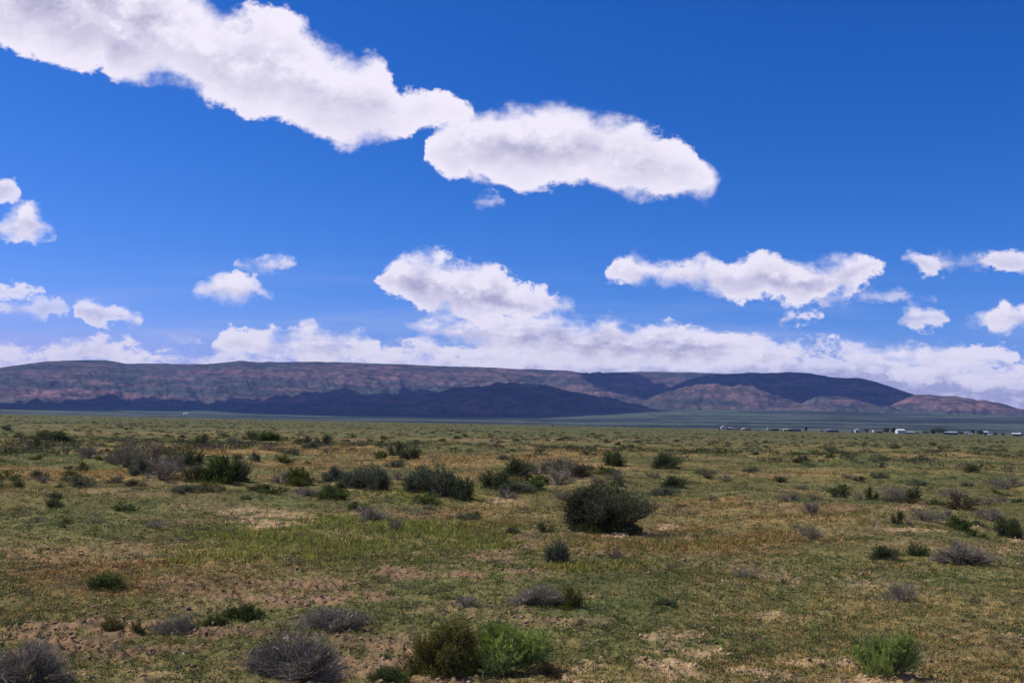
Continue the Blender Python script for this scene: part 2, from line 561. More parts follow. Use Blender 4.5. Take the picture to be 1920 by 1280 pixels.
cgr = zone_col(Wt, V[:, 0], V[:, 1])
ctr = len(V)
V = np.concatenate([V, [[0, 0, height(np.array([0.]), np.array([0.]))[0]]]])
me = mesh_np('ground', V, F, attrs={'zone': np.concatenate([cgr, BASE[None]])}, smooth=False)
import bmesh
bm = bmesh.new()
bm.from_mesh(me)
bm.verts.ensure_lookup_table()
for j in range(n_a - 1):
    try:
        bm.faces.new((bm.verts[ctr], bm.verts[idx[0, j + 1]], bm.verts[idx[0, j]]))
    except ValueError:
        pass
bm.to_mesh(me)
bm.free()
gm_, b, pb = new_mat('soil_and_herbs', 0.95, 0.05)
vc = b.n.new('ShaderNodeVertexColor')
vc.layer_name = 'zone'
geo = b.n.new('ShaderNodeTexCoord')
P = geo.outputs['Object']
n_a1 = b.noise(P, 0.35, 6, 0.62)
n_b1 = b.noise(P, 5.0, 5, 0.65)
n_c1 = b.noise(P, 38.0, 3, 0.6)
c1 = b.mix(b.mr(n_b1, 0.40, 0.66), vc.outputs[0], b.mix(1.0, vc.outputs[0], (1.5, 1.35, 1.25), 'MULTIPLY'))
c1 = b.mix(b.mr(n_b1, 0.50, 0.30), c1, b.mix(1.0, vc.outputs[0], (0.55, 0.62, 0.62), 'MULTIPLY'))
c1 = b.mix(b.m('MULTIPLY', b.mr(n_c1, 0.55, 0.72), 0.5), c1, (0.26, 0.19, 0.12))
c1 = b.mix(b.m('MULTIPLY', b.mr(n_c1, 0.46, 0.32), 0.55), c1, (0.045, 0.040, 0.026))
# far plain: rows of low brush read as a fine mottling
n_d1 = b.noise(P, 0.09, 5, 0.7)
n_e1 = b.noise(P, 0.9, 3, 0.6)
c1 = b.mix(b.m('MULTIPLY', b.mr(n_d1, 0.50, 0.66), 0.35), c1, (0.082, 0.080, 0.030))
c1 = b.mix(b.m('MULTIPLY', b.mr(n_e1, 0.52, 0.64), 0.45), c1, (0.038, 0.052, 0.020))
c1 = b.mix(b.m('MULTIPLY', b.mr(n_a1, 0.52, 0.70), 0.30), c1, (0.12, 0.09, 0.045))
b.l.new(c1, pb.inputs['Base Color'])
me.materials.append(gm_)
ground = tag(link('ground', me), kind='structure')
print('ground verts', len(V))

# ------------------------------------------------------------------ hills


def prof(s):
    pts = [ray(*p) for p in L(s)]
    a = np.array([math.atan2(d[0], d[1]) for d in pts])
    t = np.array([d[2] / math.hypot(d[0], d[1]) for d in pts])
    return a, t


# outline (picture), crest distance, foot distance, gully strength, seed, edge-drop
RIDGE = [
    ("-900,700 -500,680 -200,684 -60,690 0,689 40,683 90,677 150,675 200,675 235,681 300,681 345,682 390,682 425,679 450,676 490,678 560,678 630,678 700,681 760,683 820,686 880,687 950,690 1010,692 1060,694 1088,698 1130,704 1180,712 1230,718 1300,726 1400,735 1500,748 1600,762 1700,778 1800,790", 9400, 6900, 1.0, 1, ),
    ("1060,760 1088,722 1110,700 1150,697 1200,696 1290,697 1345,699 1370,702 1400,706 1500,712 1600,730 1700,770", 10300, 8900, .7, 2),
    ("900,705 1000,702 1060,701 1100,700 1140,698 1170,698 1195,703 1215,710 1235,720 1252,727 1262,740 1275,765", 9000, 7300, .8, 3),
    ("1190,800 1215,748 1240,733 1265,722 1290,712 1320,703 1350,701 1385,700 1400,698 1440,699 1480,697 1520,699 1555,706 1585,708 1610,708 1640,715 1670,725 1700,735 1720,741 1745,750 1800,775 1850,800", 8600, 7200, .55, 4),
    ("1150,790 1190,766 1222,747 1250,737 1280,728 1310,723 1345,721 1380,722 1412,723 1430,730 1450,739 1480,748 1510,752 1560,762 1600,775 1650,795", 7500, 6300, .9, 5),
    ("1450,795 1480,772 1505,755 1530,745 1555,743 1580,746 1610,751 1640,758 1670,764 1700,770 1760,782 1800,800", 7350, 6350, .8, 6),
    ("1620,800 1650,772 1675,757 1700,745 1718,740 1745,739 1765,742 1790,741 1805,745 1822,747 1832,750 1845,749 1860,753 1885,757 1905,764 1940,774 2000,780 2100,790 2300,800 2600,820", 7900, 6500, .9, 7),
    ("380,800 430,784 480,772 540,760 600,751 660,747 720,744 770,742 815,737 850,729 890,722 930,718 970,716 1000,718 1030,723 1060,731 1100,740 1150,749 1190,757 1230,768 1270,782 1300,800", 6900, 5600, .5, 8),
]
hr = np.concatenate([np.arange(2700, 5400, 90), np.arange(5400, 11200, 26), np.arange(11200, 14400, 200)]).astype(float)
ha = np.concatenate([np.linspace(rad(-60), rad(-31), 60)[:-1], np.linspace(rad(-31), rad(31), 1100)[:-1], np.linspace(rad(31), rad(60), 60)])
HR, HA = np.meshgrid(hr, ha, indexing='ij')
HX, HY = HR * np.sin(HA), HR * np.cos(HA)
# the fans: a long even rise up to the foot of the range
Xpix = 960 + FPX * np.tan(np.clip(HA, -1.0, 1.0))
fan_top = np.interp(Xpix, [-900, 0, 500, 1000, 1250, 1500, 1900, 2600], [68, 68, 62, 92, 135, 140, 118, 80])
tf = np.clip((HR - 2900) / (7000 - 2900), 0, 1.6)
Z = -17 + fan_top * tf ** 1.35 + 5 * (fbm(HX / 420, HY / 420, 3, 61) - 0.5) * sstep(3600, 5000, HR)
REDN = np.zeros_like(Z)
which = np.zeros_like(Z)
TT = np.zeros_like(Z)
for i, (s, Dc, Df, gul, seed) in enumerate(RIDGE):
    pa, pt = prof(s)
    tn = np.interp(HA, pa, pt, left=-0.03, right=-0.03)
    zc = tn * Dc + CAM_H
    wav = (fbm(HA * 14, HA * 0 + seed, 3, 70 + seed) - 0.5)
    wav2 = (fbm(HA * 60, HA * 0 + seed, 3, 80 + seed) - 0.5)
    foot = Df + 500 * wav + 160 * wav2
    t = (HR - foot) / (Dc - foot)
    # bench-and-scarp profile with spurs and gullies running down the face
    g1 = np.abs(fbm(HA * 34 + t * 1.6, HR / 900 + HA * 9, 4, 90 + seed) - 0.5) * 2
    g2 = np.abs(fbm(HA * 95 + t * 3.0, HR / 330 + HA * 20, 3, 95 + seed) - 0.5) * 2
    gg = (0.65 * g1 + 0.35 * g2)
    tt = np.clip(t, 0, 1)
    face = tt ** 1.25
    bench = 0.03 * np.sin(tt * 13 + 14 * fbm(HA * 12, HR / 1500, 3, 99 + seed))
    env = np.clip(tt * (1 - tt) * 4, 0, 1) ** 0.7
    zz_ = -20 + (zc + 20) * (face + bench * env * 0.6 - gul * 0.30 * env * (gg) * (0.55 + .45 * (1 - tt)))
    zz_ = np.where(t > 1, zc - (HR - Dc) * 0.16, zz_)
    zz_ = np.where(t < 0, -400, zz_)
    zz_ = np.where(tn < -0.02, -400, zz_)
    upd = zz_ > Z
    which = np.where(upd, i + 1, which)
    TT = np.where(upd, np.clip(t, 0, 1), TT)
    Z = np.maximum(Z, zz_)
rough_ = np.where(which > 0, 1.0, 0.0) * (1 - .85 * sstep(.72, .97, TT) * np.isin(which, [1, 2, 4, 7]))
Z = Z + rough_ * ((fbm(HX / 60, HY / 60, 3, 64) - 0.5) * 12 + (np.abs(fbm(HX / 260, HY / 320, 5, 74, .6) - 0.5) * -2 + .2) * 62 * sstep(0.0, 60.0, Z + 5))
hz = Z
# ground-cover of the range: red soil showing between dark scrub, plus one painted shade streak
PYZ = Z * 1.0
PX, PY = project(HX.ravel(), HY.ravel(), Z.ravel())
PX = PX.reshape(Z.shape)
PY = PY.reshape(Z.shape)
red = sstep(0.48, 0.70, fbm(HX / 420 + 3 * fbm(HX / 900, HY / 900, 2, 77), PYZ / 55 + HY / 500, 5, 66, .6)) * 0.7
REDS = [(130, 742, 170, 7, 1.0), (420, 745, 60, 4, .5), (560, 700, 260, 10, .6), (700, 705, 140, 8, .7), (860, 702, 200, 9, .6), (940, 715, 60, 4, .5),
        (1350, 735, 90, 9, .6), (1430, 750, 70, 7, .65), (1300, 738, 40, 6, .4), (1500, 762, 70, 6, .7), (1730, 752, 60, 10, .9), (1820, 760, 90, 12, .8), (1620, 755, 60, 5, .6), (1150, 722, 70, 14, .55), (120, 700, 90, 8, .4), (560, 745, 200, 5, .35)]
wbx = (fbm(HX / 500, HY / 500, 3, 67) - 0.5) * 120
wby = (fbm(HX / 500, HY / 500, 3, 68) - 0.5) * 22
for cx, cy_, rx, ry, s in REDS:
    q = ((PX - cx + wbx) / rx) ** 2 + ((PY - cy_ + wby) / ry) ** 2
    red = np.maximum(red, s * sstep(1.8, 0.2, q))
red = red * sstep(0, 1, which + 0.0)
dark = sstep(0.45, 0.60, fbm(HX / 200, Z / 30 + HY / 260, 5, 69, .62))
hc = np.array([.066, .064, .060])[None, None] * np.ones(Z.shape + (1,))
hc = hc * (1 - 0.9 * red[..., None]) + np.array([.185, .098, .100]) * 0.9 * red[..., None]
dark = np.maximum(dark, 1.3 * sstep(1.6, .3, ((PX - 1330 + wbx) / 70) ** 2 + ((PY - 752 + wby) / 6) ** 2))  # streak of shade below the right foothills, painted into the cover colour
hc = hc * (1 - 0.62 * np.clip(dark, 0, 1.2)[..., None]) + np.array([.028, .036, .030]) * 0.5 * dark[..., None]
fan = (which == 0)[..., None]
fs = fbm(HX / 700, HY / 260, 5, 72, .6)[..., None]
hc = np.where(fan, np.array([.044, .054, .036]) * (0.45 + 1.3 * sstep(.3, .7, fs)), hc)
hV = np.stack([HX, HY, Z], -1).reshape(-1, 3)
a_, b_ = HX.shape
idh = np.arange(a_ * b_).reshape(a_, b_)
Fh = np.stack([idh[:-1, :-1], idh[1:, :-1], idh[1:, 1:], idh[:-1, 1:]], -1).reshape(-1, 4)[:, ::-1]
hm_, b, pb = new_mat('hill_scrub_red_soil_and_shade', 0.95, 0.03)
vc = b.n.new('ShaderNodeVertexColor')
vc.layer_name = 'cover'
geo = b.n.new('ShaderNodeTexCoord')
P = geo.outputs['Object']
q1 = b.noise(P, 0.012, 6, 0.68)
q2 = b.noise(P, 0.045, 4, 0.7)
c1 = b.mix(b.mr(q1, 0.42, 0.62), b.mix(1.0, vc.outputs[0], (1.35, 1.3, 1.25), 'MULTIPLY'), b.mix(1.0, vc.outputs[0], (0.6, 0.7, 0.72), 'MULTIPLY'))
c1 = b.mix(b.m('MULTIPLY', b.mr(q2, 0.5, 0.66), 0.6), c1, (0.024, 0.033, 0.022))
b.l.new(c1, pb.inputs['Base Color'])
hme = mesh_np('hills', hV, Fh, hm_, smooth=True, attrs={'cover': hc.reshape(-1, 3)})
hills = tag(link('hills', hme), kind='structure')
print('hill verts', len(hV), 'max z', Z.max())

# ------------------------------------------------------------------ air
hb = bmesh.new()
bmesh.ops.create_cube(hb, size=1.0)
zb0, zb1 = -420.0, float(Z.max()) + 40
zb0 = float(min(Z.min(), gz.min())) - 1
for v in hb.verts:
    v.co = Vector((v.co.x * 29400, v.co.y * 29400, zb0 if v.co.z < 0 else zb1))
hme2 = bpy.data.meshes.new('haze')
hb.to_mesh(hme2)
hb.free()
m = bpy.data.materials.new('air')
m.use_nodes = True
m.node_tree.nodes.clear()
o_ = m.node_tree.nodes.new('ShaderNodeOutputMaterial')
pv = m.node_tree.nodes.new('ShaderNodeVolumePrincipled')
pv.inputs['Color'].default_value = (0.23, 0.41, 1.0, 1)
pv.inputs['Density'].default_value = 3.2e-5
pv.inputs['Anisotropy'].default_value = 0.1
m.node_tree.links.new(pv.outputs[0], o_.inputs['Volume'])
hme2.materials.append(m)
haze = tag(link('haze', hme2), kind='stuff')
cy.volume_step_rate = 1

# ------------------------------------------------------------------ ray to terrain


def hit(X, Y, dmin=4.0, dmax=1800.0):
    d = ray(X, Y)
    ts = dmin * (dmax / dmin) ** np.linspace(0, 1, 1500)
    px, py, pz = d[0] * ts, d[1] * ts, CAM_H + d[2] * ts
    hh = height(px, py)
    below = np.nonzero(pz < hh)[0]
    i = below[0] if len(below) else len(ts) - 1
    return float(px[i]), float(py[i]), float(hh[i])


_hgrid = (hr, ha, Z)


def hill_hit(X, Y):
    d = ray(X, Y)
    hz_ = math.hypot(d[0], d[1])
    a = math.atan2(d[0], d[1])
    j = int(np.clip(np.searchsorted(ha, a), 0, len(ha) - 1))
    zr = CAM_H + d[2] / hz_ * hr
    k = np.nonzero(Z[:, j] > zr)[0]
    if not len(k):
        return None
    r = hr[k[0]]
    return r * math.sin(a), r * math.cos(a), Z[k[0], j]

# ------------------------------------------------------------------ cumulus added out of view, footprints shaped by the shade wanted on the range
def poly_inside(P, xs, ys):
    P = np.asarray(P)
    ins = np.zeros(len(xs), bool)
    n = len(P)
    for i in range(n):
        x0, y0 = P[i]
        x1, y1 = P[(i + 1) % n]
        c = ((y0 > ys) != (y1 > ys)) & (xs < (x1 - x0) * (ys - y0) / (y1 - y0 + 1e-9) + x0)
        ins ^= c
    return ins


def blur(a, n):
    for _ in range(n):
        b = a.copy()
        b[1:-1, 1:-1] = (a[1:-1, 1:-1] * 2 + a[:-2, 1:-1] + a[2:, 1:-1] + a[1:-1, :-2] + a[1:-1, 2:]) / 6
        a = b
    return a


cm_, b, pb = new_mat('cloud_white', 1.0, 0.0)
pb.inputs['Base Color'].default_value = (0.9, 0.9, 0.93, 1)
CLOUDH = 4900.0
SHADE = [
    ("480,756 540,752 600,744 660,741 720,742 770,741 815,737 850,729 890,722 930,718 970,716 1000,718 1030,723 1060,731 1100,740 1150,749 1190,757 1225,764 1150,766 1080,768 990,772 1010,779 900,783 700,781 560,777 470,775 400,768 380,762", 'long flat-based white cloud hanging highest over the middle of the range'),
    ("-60,757 120,756 300,757 400,760 420,765 300,767 120,766 -60,765", 'thin white strip of cloud over the left end of the valley'),
    ("1102,704 1150,699 1192,702 1215,711 1235,721 1252,729 1240,736 1222,743 1208,742 1170,729 1130,714", 'small round white cloud above the notch in the range'),
    ("1232,740 1260,725 1290,712 1330,702 1400,705 1440,698 1500,697 1555,706 1610,708 1670,725 1722,741 1700,746 1650,742 1600,738 1640,750 1668,763 1640,762 1600,752 1560,744 1510,751 1480,747 1440,733 1410,723 1340,720 1290,726 1252,737", 'broad lumpy white cloud above the right shoulder of the range'),
]
kx = sun_dir.x / sun_dir.z
ky = sun_dir.y / sun_dir.z
for s, lab in SHADE:
    P = np.array(L(s))
    xs, ys = np.meshgrid(np.arange(P[:, 0].min(), P[:, 0].max(), 2.0), np.arange(P[:, 1].min(), P[:, 1].max(), 0.6))
    xs, ys = xs.ravel(), ys.ravel()
    ins = poly_inside(P, xs, ys)
    pts = []
    for X, Y in zip(xs[ins], ys[ins]):
        q = hill_hit(X, Y)
        if q:
            pts.append((q[0] + kx * (CLOUDH - q[2]), q[1] + ky * (CLOUDH - q[2])))
    pts = np.array(pts)
    cell = 40.0
    x0, y0 = pts.min(0) - 400
    x1, y1 = pts.max(0) + 400
    nx, ny = int((x1 - x0) / cell), int((y1 - y0) / cell)
    Gd = np.zeros((nx, ny))
    gi = ((pts - [x0, y0]) / cell).astype(int)
    Gd[gi[:, 0], gi[:, 1]] = 1
    D = np.clip(blur(np.clip(blur(Gd, 3) * 6, 0, 1), 3), 0, 1)
    cx_, cy2 = np.meshgrid(x0 + np.arange(nx) * cell, y0 + np.arange(ny) * cell, indexing='ij')
    D2 = D + ((fbm(cx_ / 180, cy2 / 180, 3, 110) - 0.5) * 0.5 + (fbm(cx_ / 700, cy2 / 500, 3, 115) - 0.5) * 1.15 - .02) * (D > 0.02)
    inside = D2 > 0.5
    depth = blur(inside.astype(float), 40)
    top = CLOUDH + inside * (60 + 900 * np.clip(depth - 0.3, 0, 1) * (0.5 + fbm(cx_ / 300, cy2 / 300, 4, 112)))
    bot = CLOUDH - inside * 40 * fbm(cx_ / 200, cy2 / 200, 3, 113)
    lab_i = np.zeros(inside.shape, int)
    nlab = 0
    for si, sj in zip(*np.nonzero(inside)):
        if lab_i[si, sj]:
            continue
        nlab += 1
        stack = [(si, sj)]
        lab_i[si, sj] = nlab
        while stack:
            i, j = stack.pop()
            for di in (-1, 0, 1):
                for dj in (-1, 0, 1):
                    a_i, a_j = i + di, j + dj
                    if 0 <= a_i < nx and 0 <= a_j < ny and inside[a_i, a_j] and not lab_i[a_i, a_j]:
                        lab_i[a_i, a_j] = nlab
                        stack.append((a_i, a_j))
    if nlab > 1:
        cnts = np.bincount(lab_i.ravel())[1:]
        inside = lab_i == (1 + int(np.argmax(cnts)))
        top = np.where(inside, top, CLOUDH)
        bot = np.where(inside, bot, CLOUDH)
    cellin = inside[:-1, :-1] | inside[1:, :-1] | inside[1:, 1:] | inside[:-1, 1:]
    nid = np.arange(nx * ny).reshape(nx, ny)
    q = np.stack([nid[:-1, :-1], nid[1:, :-1], nid[1:, 1:], nid[:-1, 1:]], -1)[cellin]
    Vt = np.stack([cx_, cy2, top], -1).reshape(-1, 3)
    Vb = np.stack([cx_, cy2, bot], -1).reshape(-1, 3)
    Vb[:, 2] = np.where(inside.ravel(), Vb[:, 2], Vt[:, 2] - 0.01)
    Fa = np.concatenate([q, (q + nx * ny)[:, ::-1]])
    Va = np.concatenate([Vt, Vb])
    used, inv = np.unique(Fa, return_inverse=True)
    Va = Va[used]
    Fa = inv.reshape(Fa.shape)
    cen = Va.mean(0) * [1, 1, 0] + [0, 0, CLOUDH]
    me = mesh_np('shade_cloud', Va - cen, Fa, cm_, smooth=True)
    o = tag(link('shade_cloud', me, loc=cen), lab, 'shade_cloud', 'unseen clouds added to shade the range')
    e_ = np.degrees(np.arctan2(Va[:, 2], np.hypot(Va[:, 0], Va[:, 1])))
    XX, YY = project(Va[:, 0], Va[:, 1], Va[:, 2])
    print(lab[:30], 'in frame:', int(((XX > 0) & (XX < 1920) & (YY > 0)).sum()), len(Va))

# ------------------------------------------------------------------ vegetation
rng = np.random.default_rng(11)


def leaf_mat(name, transl=0.25):
    m = bpy.data.materials.new(name)
    m.use_nodes = True
    b = NB(m.node_tree)
    pb = m.node_tree.nodes['Principled BSDF']
    pb.inputs['Roughness'].default_value = 0.75
    pb.inputs['Specular IOR Level'].default_value = 0.15
    vc = b.n.new('ShaderNodeVertexColor')
    vc.layer_name = 'tint'
    geo = b.n.new('ShaderNodeTexCoord')
    q = b.noise(geo.outputs['Object'], 9.0, 3, 0.6)
    c = b.mix(b.mr(q, 0.35, 0.65), b.mix(1.0, vc.outputs[0], (0.72, 0.78, 0.8), 'MULTIPLY'), b.mix(1.0, vc.outputs[0], (1.25, 1.18, 1.0), 'MULTIPLY'))
    b.l.new(c, pb.inputs['Base Color'])
    tr = b.n.new('ShaderNodeBsdfTranslucent')
    b.l.new(c, tr.inputs[0])
    mx = b.n.new('ShaderNodeMixShader')
    mx.inputs[0].default_value = transl
    b.l.new(pb.outputs[0], mx.inputs[1])
    b.l.new(tr.outputs[0], mx.inputs[2])
    b.l.new(mx.outputs[0], b.n['Material Output'].inputs[0])
    return m


LEAF = leaf_mat('leaves', 0.33)
TWIG = leaf_mat('woody_stems', 0.0)
GRASS = leaf_mat('grass_blades', 0.3)


def unit(v):
    return v / (np.linalg.norm(v, axis=-1, keepdims=True) + 1e-9)


def leaf_quads(P, D, ln, wd, col, tri=False):
    """one folded leaf per point"""
    n = len(P)
    D = unit(D)
    S = unit(np.cross(D, rng.normal(size=(n, 3))))
    ln = ln[:, None]
    wd = wd[:, None]
    a = P
    c = P + D * ln
    if tri:
        V = np.stack([P - S * wd, c, P + S * wd], 1).reshape(-1, 3)
        F = np.arange(n * 3).reshape(n, 3)
        return V, F, np.repeat(col, 3, 0)
    l = P + D * ln * 0.45 - S * wd
    r = P + D * ln * 0.45 + S * wd
    V = np.stack([a, l, c, r], 1).reshape(-1, 3)
    F = np.arange(n * 4).reshape(n, 4)
    return V, F, np.repeat(col, 4, 0)


def tubes(A, Bp, ra, rb, col):
    """three-sided tapering twigs between A and B"""
    n = len(A)
    D = unit(Bp - A)
    S = unit(np.cross(D, np.tile([[0.31, 0.22, 0.92]], (n, 1))))
    T = np.cross(D, S)
    V = []
    for Pp, rr in ((A, ra), (Bp, rb)):
        for k in range(3):
            an = k * 2 * math.pi / 3
            V.append(Pp + (S * math.cos(an) + T * math.sin(an)) * rr[:, None])
    V = np.stack(V, 1).reshape(-1, 3)
    base = (np.arange(n) * 6)[:, None]
    F = np.concatenate([base + np.array([[k, (k + 1) % 3, 3 + (k + 1) % 3, 3 + k]]) for k in range(3)])
    return V, F, np.repeat(col, 6, 0)


def vary(c, n, amt=0.3, hue=0.12):
    c = np.asarray(c)[None] * (1 + rng.uniform(-amt, amt, (n, 1)))
    return np.clip(c * (1 + rng.uniform(-hue, hue, (n, 3))), 0.004, 0.9)


KINDS = {
    # leaf colours, wood colour, leaf length, leaf width, upright, leafiness, lobes
    'dark':   dict(c=[(.064, .096, .032), (.092, .124, .042), (.105, .112, .062)], wood=(.085, .070, .065), ln=.045, wd=.009, up=.35, leaf=1.0, twig=1.0),
    'green':  dict(c=[(.078, .118, .026), (.105, .145, .034), (.062, .092, .024)], wood=(.10, .075, .05), ln=.050, wd=.009, up=.5, leaf=1.0, twig=.6),
    'sage':   dict(c=[(.115, .142, .088), (.155, .175, .112), (.088, .108, .062)], wood=(.12, .10, .09), ln=.050, wd=.009, up=.55, leaf=.8, twig=1.0),
    'olive':  dict(c=[(.110, .125, .030), (.150, .155, .038), (.210, .190, .050)], wood=(.10, .075, .05), ln=.040, wd=.010, up=.45, leaf=.9, twig=.8),
    'yellow': dict(c=[(.190, .200, .036), (.125, .150, .030), (.080, .110, .026)], wood=(.11, .08, .05), ln=.045, wd=.010, up=.5, leaf=1.0, twig=.5),
    'bright': dict(c=[(.340, .430, .110), (.420, .500, .150), (.220, .310, .065)], wood=(.13, .12, .06), ln=.055, wd=.0075, up=1.0, leaf=1.0, twig=.4),
    'dead':   dict(c=[(.130, .112, .100), (.110, .115, .060), (.095, .110, .050)], wood=(.245, .208, .185), ln=.030, wd=.004, up=.6, leaf=.34, twig=.85),
    'brown':  dict(c=[(.100, .062, .035), (.075, .060, .030), (.050, .055, .025)], wood=(.11, .08, .06), ln=.040, wd=.009, up=.4, leaf=.6, twig=1.4),
}


def shrub_geo(kind, nleaf, ntwig, seed, mixkind=None):
    """a shrub one metre wide and 0.55 high, growing from the origin; returns (foliage, wood) geometry"""
    global rng
    rng = np.random.default_rng(seed * 101 + 5)
    K = KINDS[kind]
    H = 0.55
    nl = int(rng.integers(10, 15))
    # lobes of the crown
    a = rng.uniform(0, 2 * math.pi, nl)
    rr = np.sqrt((np.arange(nl) + .3) / nl) * 0.36
    lz = H * (0.74 - 0.58 * (rr / 0.36) ** 2.4) * rng.uniform(0.7, 1.15, nl)
    lz = np.maximum(lz, .075)
    LC = np.stack([rr * np.cos(a), rr * np.sin(a), lz], 1)
    LR = rng.uniform(0.12, 0.21, nl)
    # main stems
    ns = nl * 3
    li = np.repeat(np.arange(nl), 3)
    base = rng.normal(0, 0.03, (ns, 3)) * [1, 1, 0] - [0, 0, 0.03]
    tip = LC[li] + rng.normal(0, 0.05, (ns, 3))
    mid = base * 0.5 + tip * 0.5 + np.stack([rng.normal(0, .02, ns), rng.normal(0, .02, ns), rng.uniform(-.07, .01, ns)], 1)
    tA = [base, mid]
    tB = [mid, tip]
    tra = [np.full(ns, .011), np.full(ns, .008)]
    trb = [np.full(ns, .008), np.full(ns, .004)]
    # branchlets
    nt_ = int(ntwig * K['twig'])
    k = rng.integers(0, ns, nt_)
    u_ = rng.uniform(0.25, 1, nt_)[:, None]
    st = np.where(u_ < .5, base[k] + (mid[k] - base[k]) * u_ * 2, mid[k] + (tip[k] - mid[k]) * (u_ * 2 - 1))
    L_ = LC[li[k]]
    dirs = rng.normal(size=(nt_, 3))
    dirs = unit(dirs + [0, 0, K['up']])
    en = L_ + dirs * LR[li[k]][:, None] * rng.uniform(0.5, 1.15, (nt_, 1))
    en[:, 2] = np.maximum(en[:, 2], 0.015 + rng.uniform(0, .05, nt_))
    seg = en - st
    en = st + seg * np.minimum(1, 0.30 / (np.linalg.norm(seg, axis=1, keepdims=True) + 1e-6))
    if kind == 'bright':
        en = en + [0, 0, .03]
    m2 = (st + en) / 2 + rng.normal(0, .015, (nt_, 3))
    thin = .0022 if ntwig > 300 else .0035
    tA += [st, m2]
    tB += [m2, en]
    tra += [np.full(nt_, thin * 1.4), np.full(nt_, thin)]
    trb += [np.full(nt_, thin), np.full(nt_, thin * .4)]
    # bring the crown to its full width and height
    qz = np.quantile(en[:, 2], .96)
    qq = [(np.quantile(en[:, i], .025), np.quantile(en[:, i], .975)) for i in (0, 1)]

    def fit(p):
        p = p.copy()
        for i in (0, 1):
            lo, hi = qq[i]
            p[:, i] = np.where(p[:, i] < 0, p[:, i] * .48 / -lo, p[:, i] * .48 / hi)
        p[:, 2] *= .53 / qz
        return p
    A = fit(np.concatenate(tA))
    Bp = fit(np.concatenate(tB))
    st, en = fit(st), fit(en)
    wc = vary(K['wood'], len(A), .7 if kind == 'dead' else .3, .06)
    if kind == 'dead':
        pale = rng.random(len(A)) < .08
        wc[pale] *= 2.6
    W = tubes(A, Bp, np.concatenate(tra), np.concatenate(trb), wc)
    # leaves sit along the outer part of the branchlets, in tufts
    n = max(4, int(nleaf * K['leaf']))
    j = rng.integers(0, nt_, n)
    s_ = rng.uniform(0.15, 1.05, n)[:, None] ** 0.7
    P = st[j] + (en[j] - st[j]) * s_ + rng.normal(0, .010, (n, 3))
    P[:, 2] = np.maximum(P[:, 2], 0.01)
    D = unit(en[j] - st[j]) * 0.8 + rng.normal(0, .55, (n, 3)) + [0, 0, K['up']]
    if kind == 'bright':
        D = unit(en[j] - st[j]) * 1.2 + rng.normal(0, .3, (n, 3)) + [0, 0, 1.2]
    ci = rng.integers(0, len(K['c']), nl)[li[k[j]]]           # one hue per lobe, with strays
    stray = rng.random(n) < 0.3
    ci = np.where(stray, rng.integers(0, len(K['c']), n), ci)
    base_c = np.array(K['c'])[ci]
    if mixkind:
        sel = (LC[li[k[j]]][:, 0] > 0.02) & (rng.random(n) < 0.75)
        base_c[sel] = np.array(KINDS[mixkind]['c'])[rng.integers(0, 3, sel.sum())] * 0.4
    col = np.clip(base_c * (1 + rng.uniform(-.35, .35, (n, 1))), .004, .9)
    sc_ = (8000 / max(nleaf, 250)) ** 0.33
    ln = K['ln'] * sc_ * rng.uniform(.6, 1.3, n)
    wd = K['wd'] * sc_ * rng.uniform(.7, 1.3, n)
    if kind not in ('dead', 'bright'):           # low skirt that hides the stem bases
        m_ = rng.random(n) < .20
        k_ = int(m_.sum())
        aa = rng.uniform(0, 6.28, k_)
        r_ = .44 * np.sqrt(rng.random(k_))
        P[m_] = np.stack([r_ * np.cos(aa), r_ * np.sin(aa), rng.uniform(.01, .24, k_) * (1.1 - r_ / .5)], 1)
        D[m_] = np.stack([np.cos(aa), np.sin(aa), rng.uniform(-.2, 1.2, k_)], 1) + rng.normal(0, .4, (k_, 3))
    Fo = leaf_quads(P, D, ln, wd, col)
    return Fo, W


def cat_geo(gs):
    Vs, Fs, Cs = [], [], []
    o = 0
    for V, F, c in gs:
        Vs.append(V)
        Fs.append(F + o)
        Cs.append(c)
        o += len(V)
    return np.concatenate(Vs), np.concatenate(Fs), np.concatenate(Cs)


PROTO = {}


def proto(kind, lod, var, mixkind=None):
    key = (kind, lod, var, mixkind)
    if key in PROTO:
        return PROTO[key]
    nleaf, ntw = {'hi': (26000, 1500), 'mid': (6500, 520), 'lo': (1300, 150)}[lod]
    if kind == 'dead':
        ntw = int(ntw * 1.2)
    Fo, W = shrub_geo(kind, nleaf, ntw, hash_key(kind, lod, var), mixkind)
    if lod == 'lo':
        V, F, c = cat_geo([Fo, W])
        r = (mesh_np('shrub', V, F, LEAF, attrs={'tint': c}),)
    else:
        r = (mesh_np('foliage', Fo[0], Fo[1], LEAF, attrs={'tint': Fo[2]}), mesh_np('stems', W[0], W[1], TWIG, attrs={'tint': W[2]}))
    PROTO[key] = r
    return r


def hash_key(kind, lod, var):
    return (sorted(KINDS).index(kind) * 7 + {'hi': 1, 'mid': 2, 'lo': 3}[lod]) * 10 + var


SNAME = {'dark': 'greasewood_bush', 'green': 'green_shrub', 'sage': 'sagebrush', 'olive': 'olive_shrub', 'yellow': 'yellow_green_shrub',
         'bright': 'rabbitbrush', 'dead': 'dead_shrub', 'brown': 'brown_shrub'}
_sr = random.Random(5)


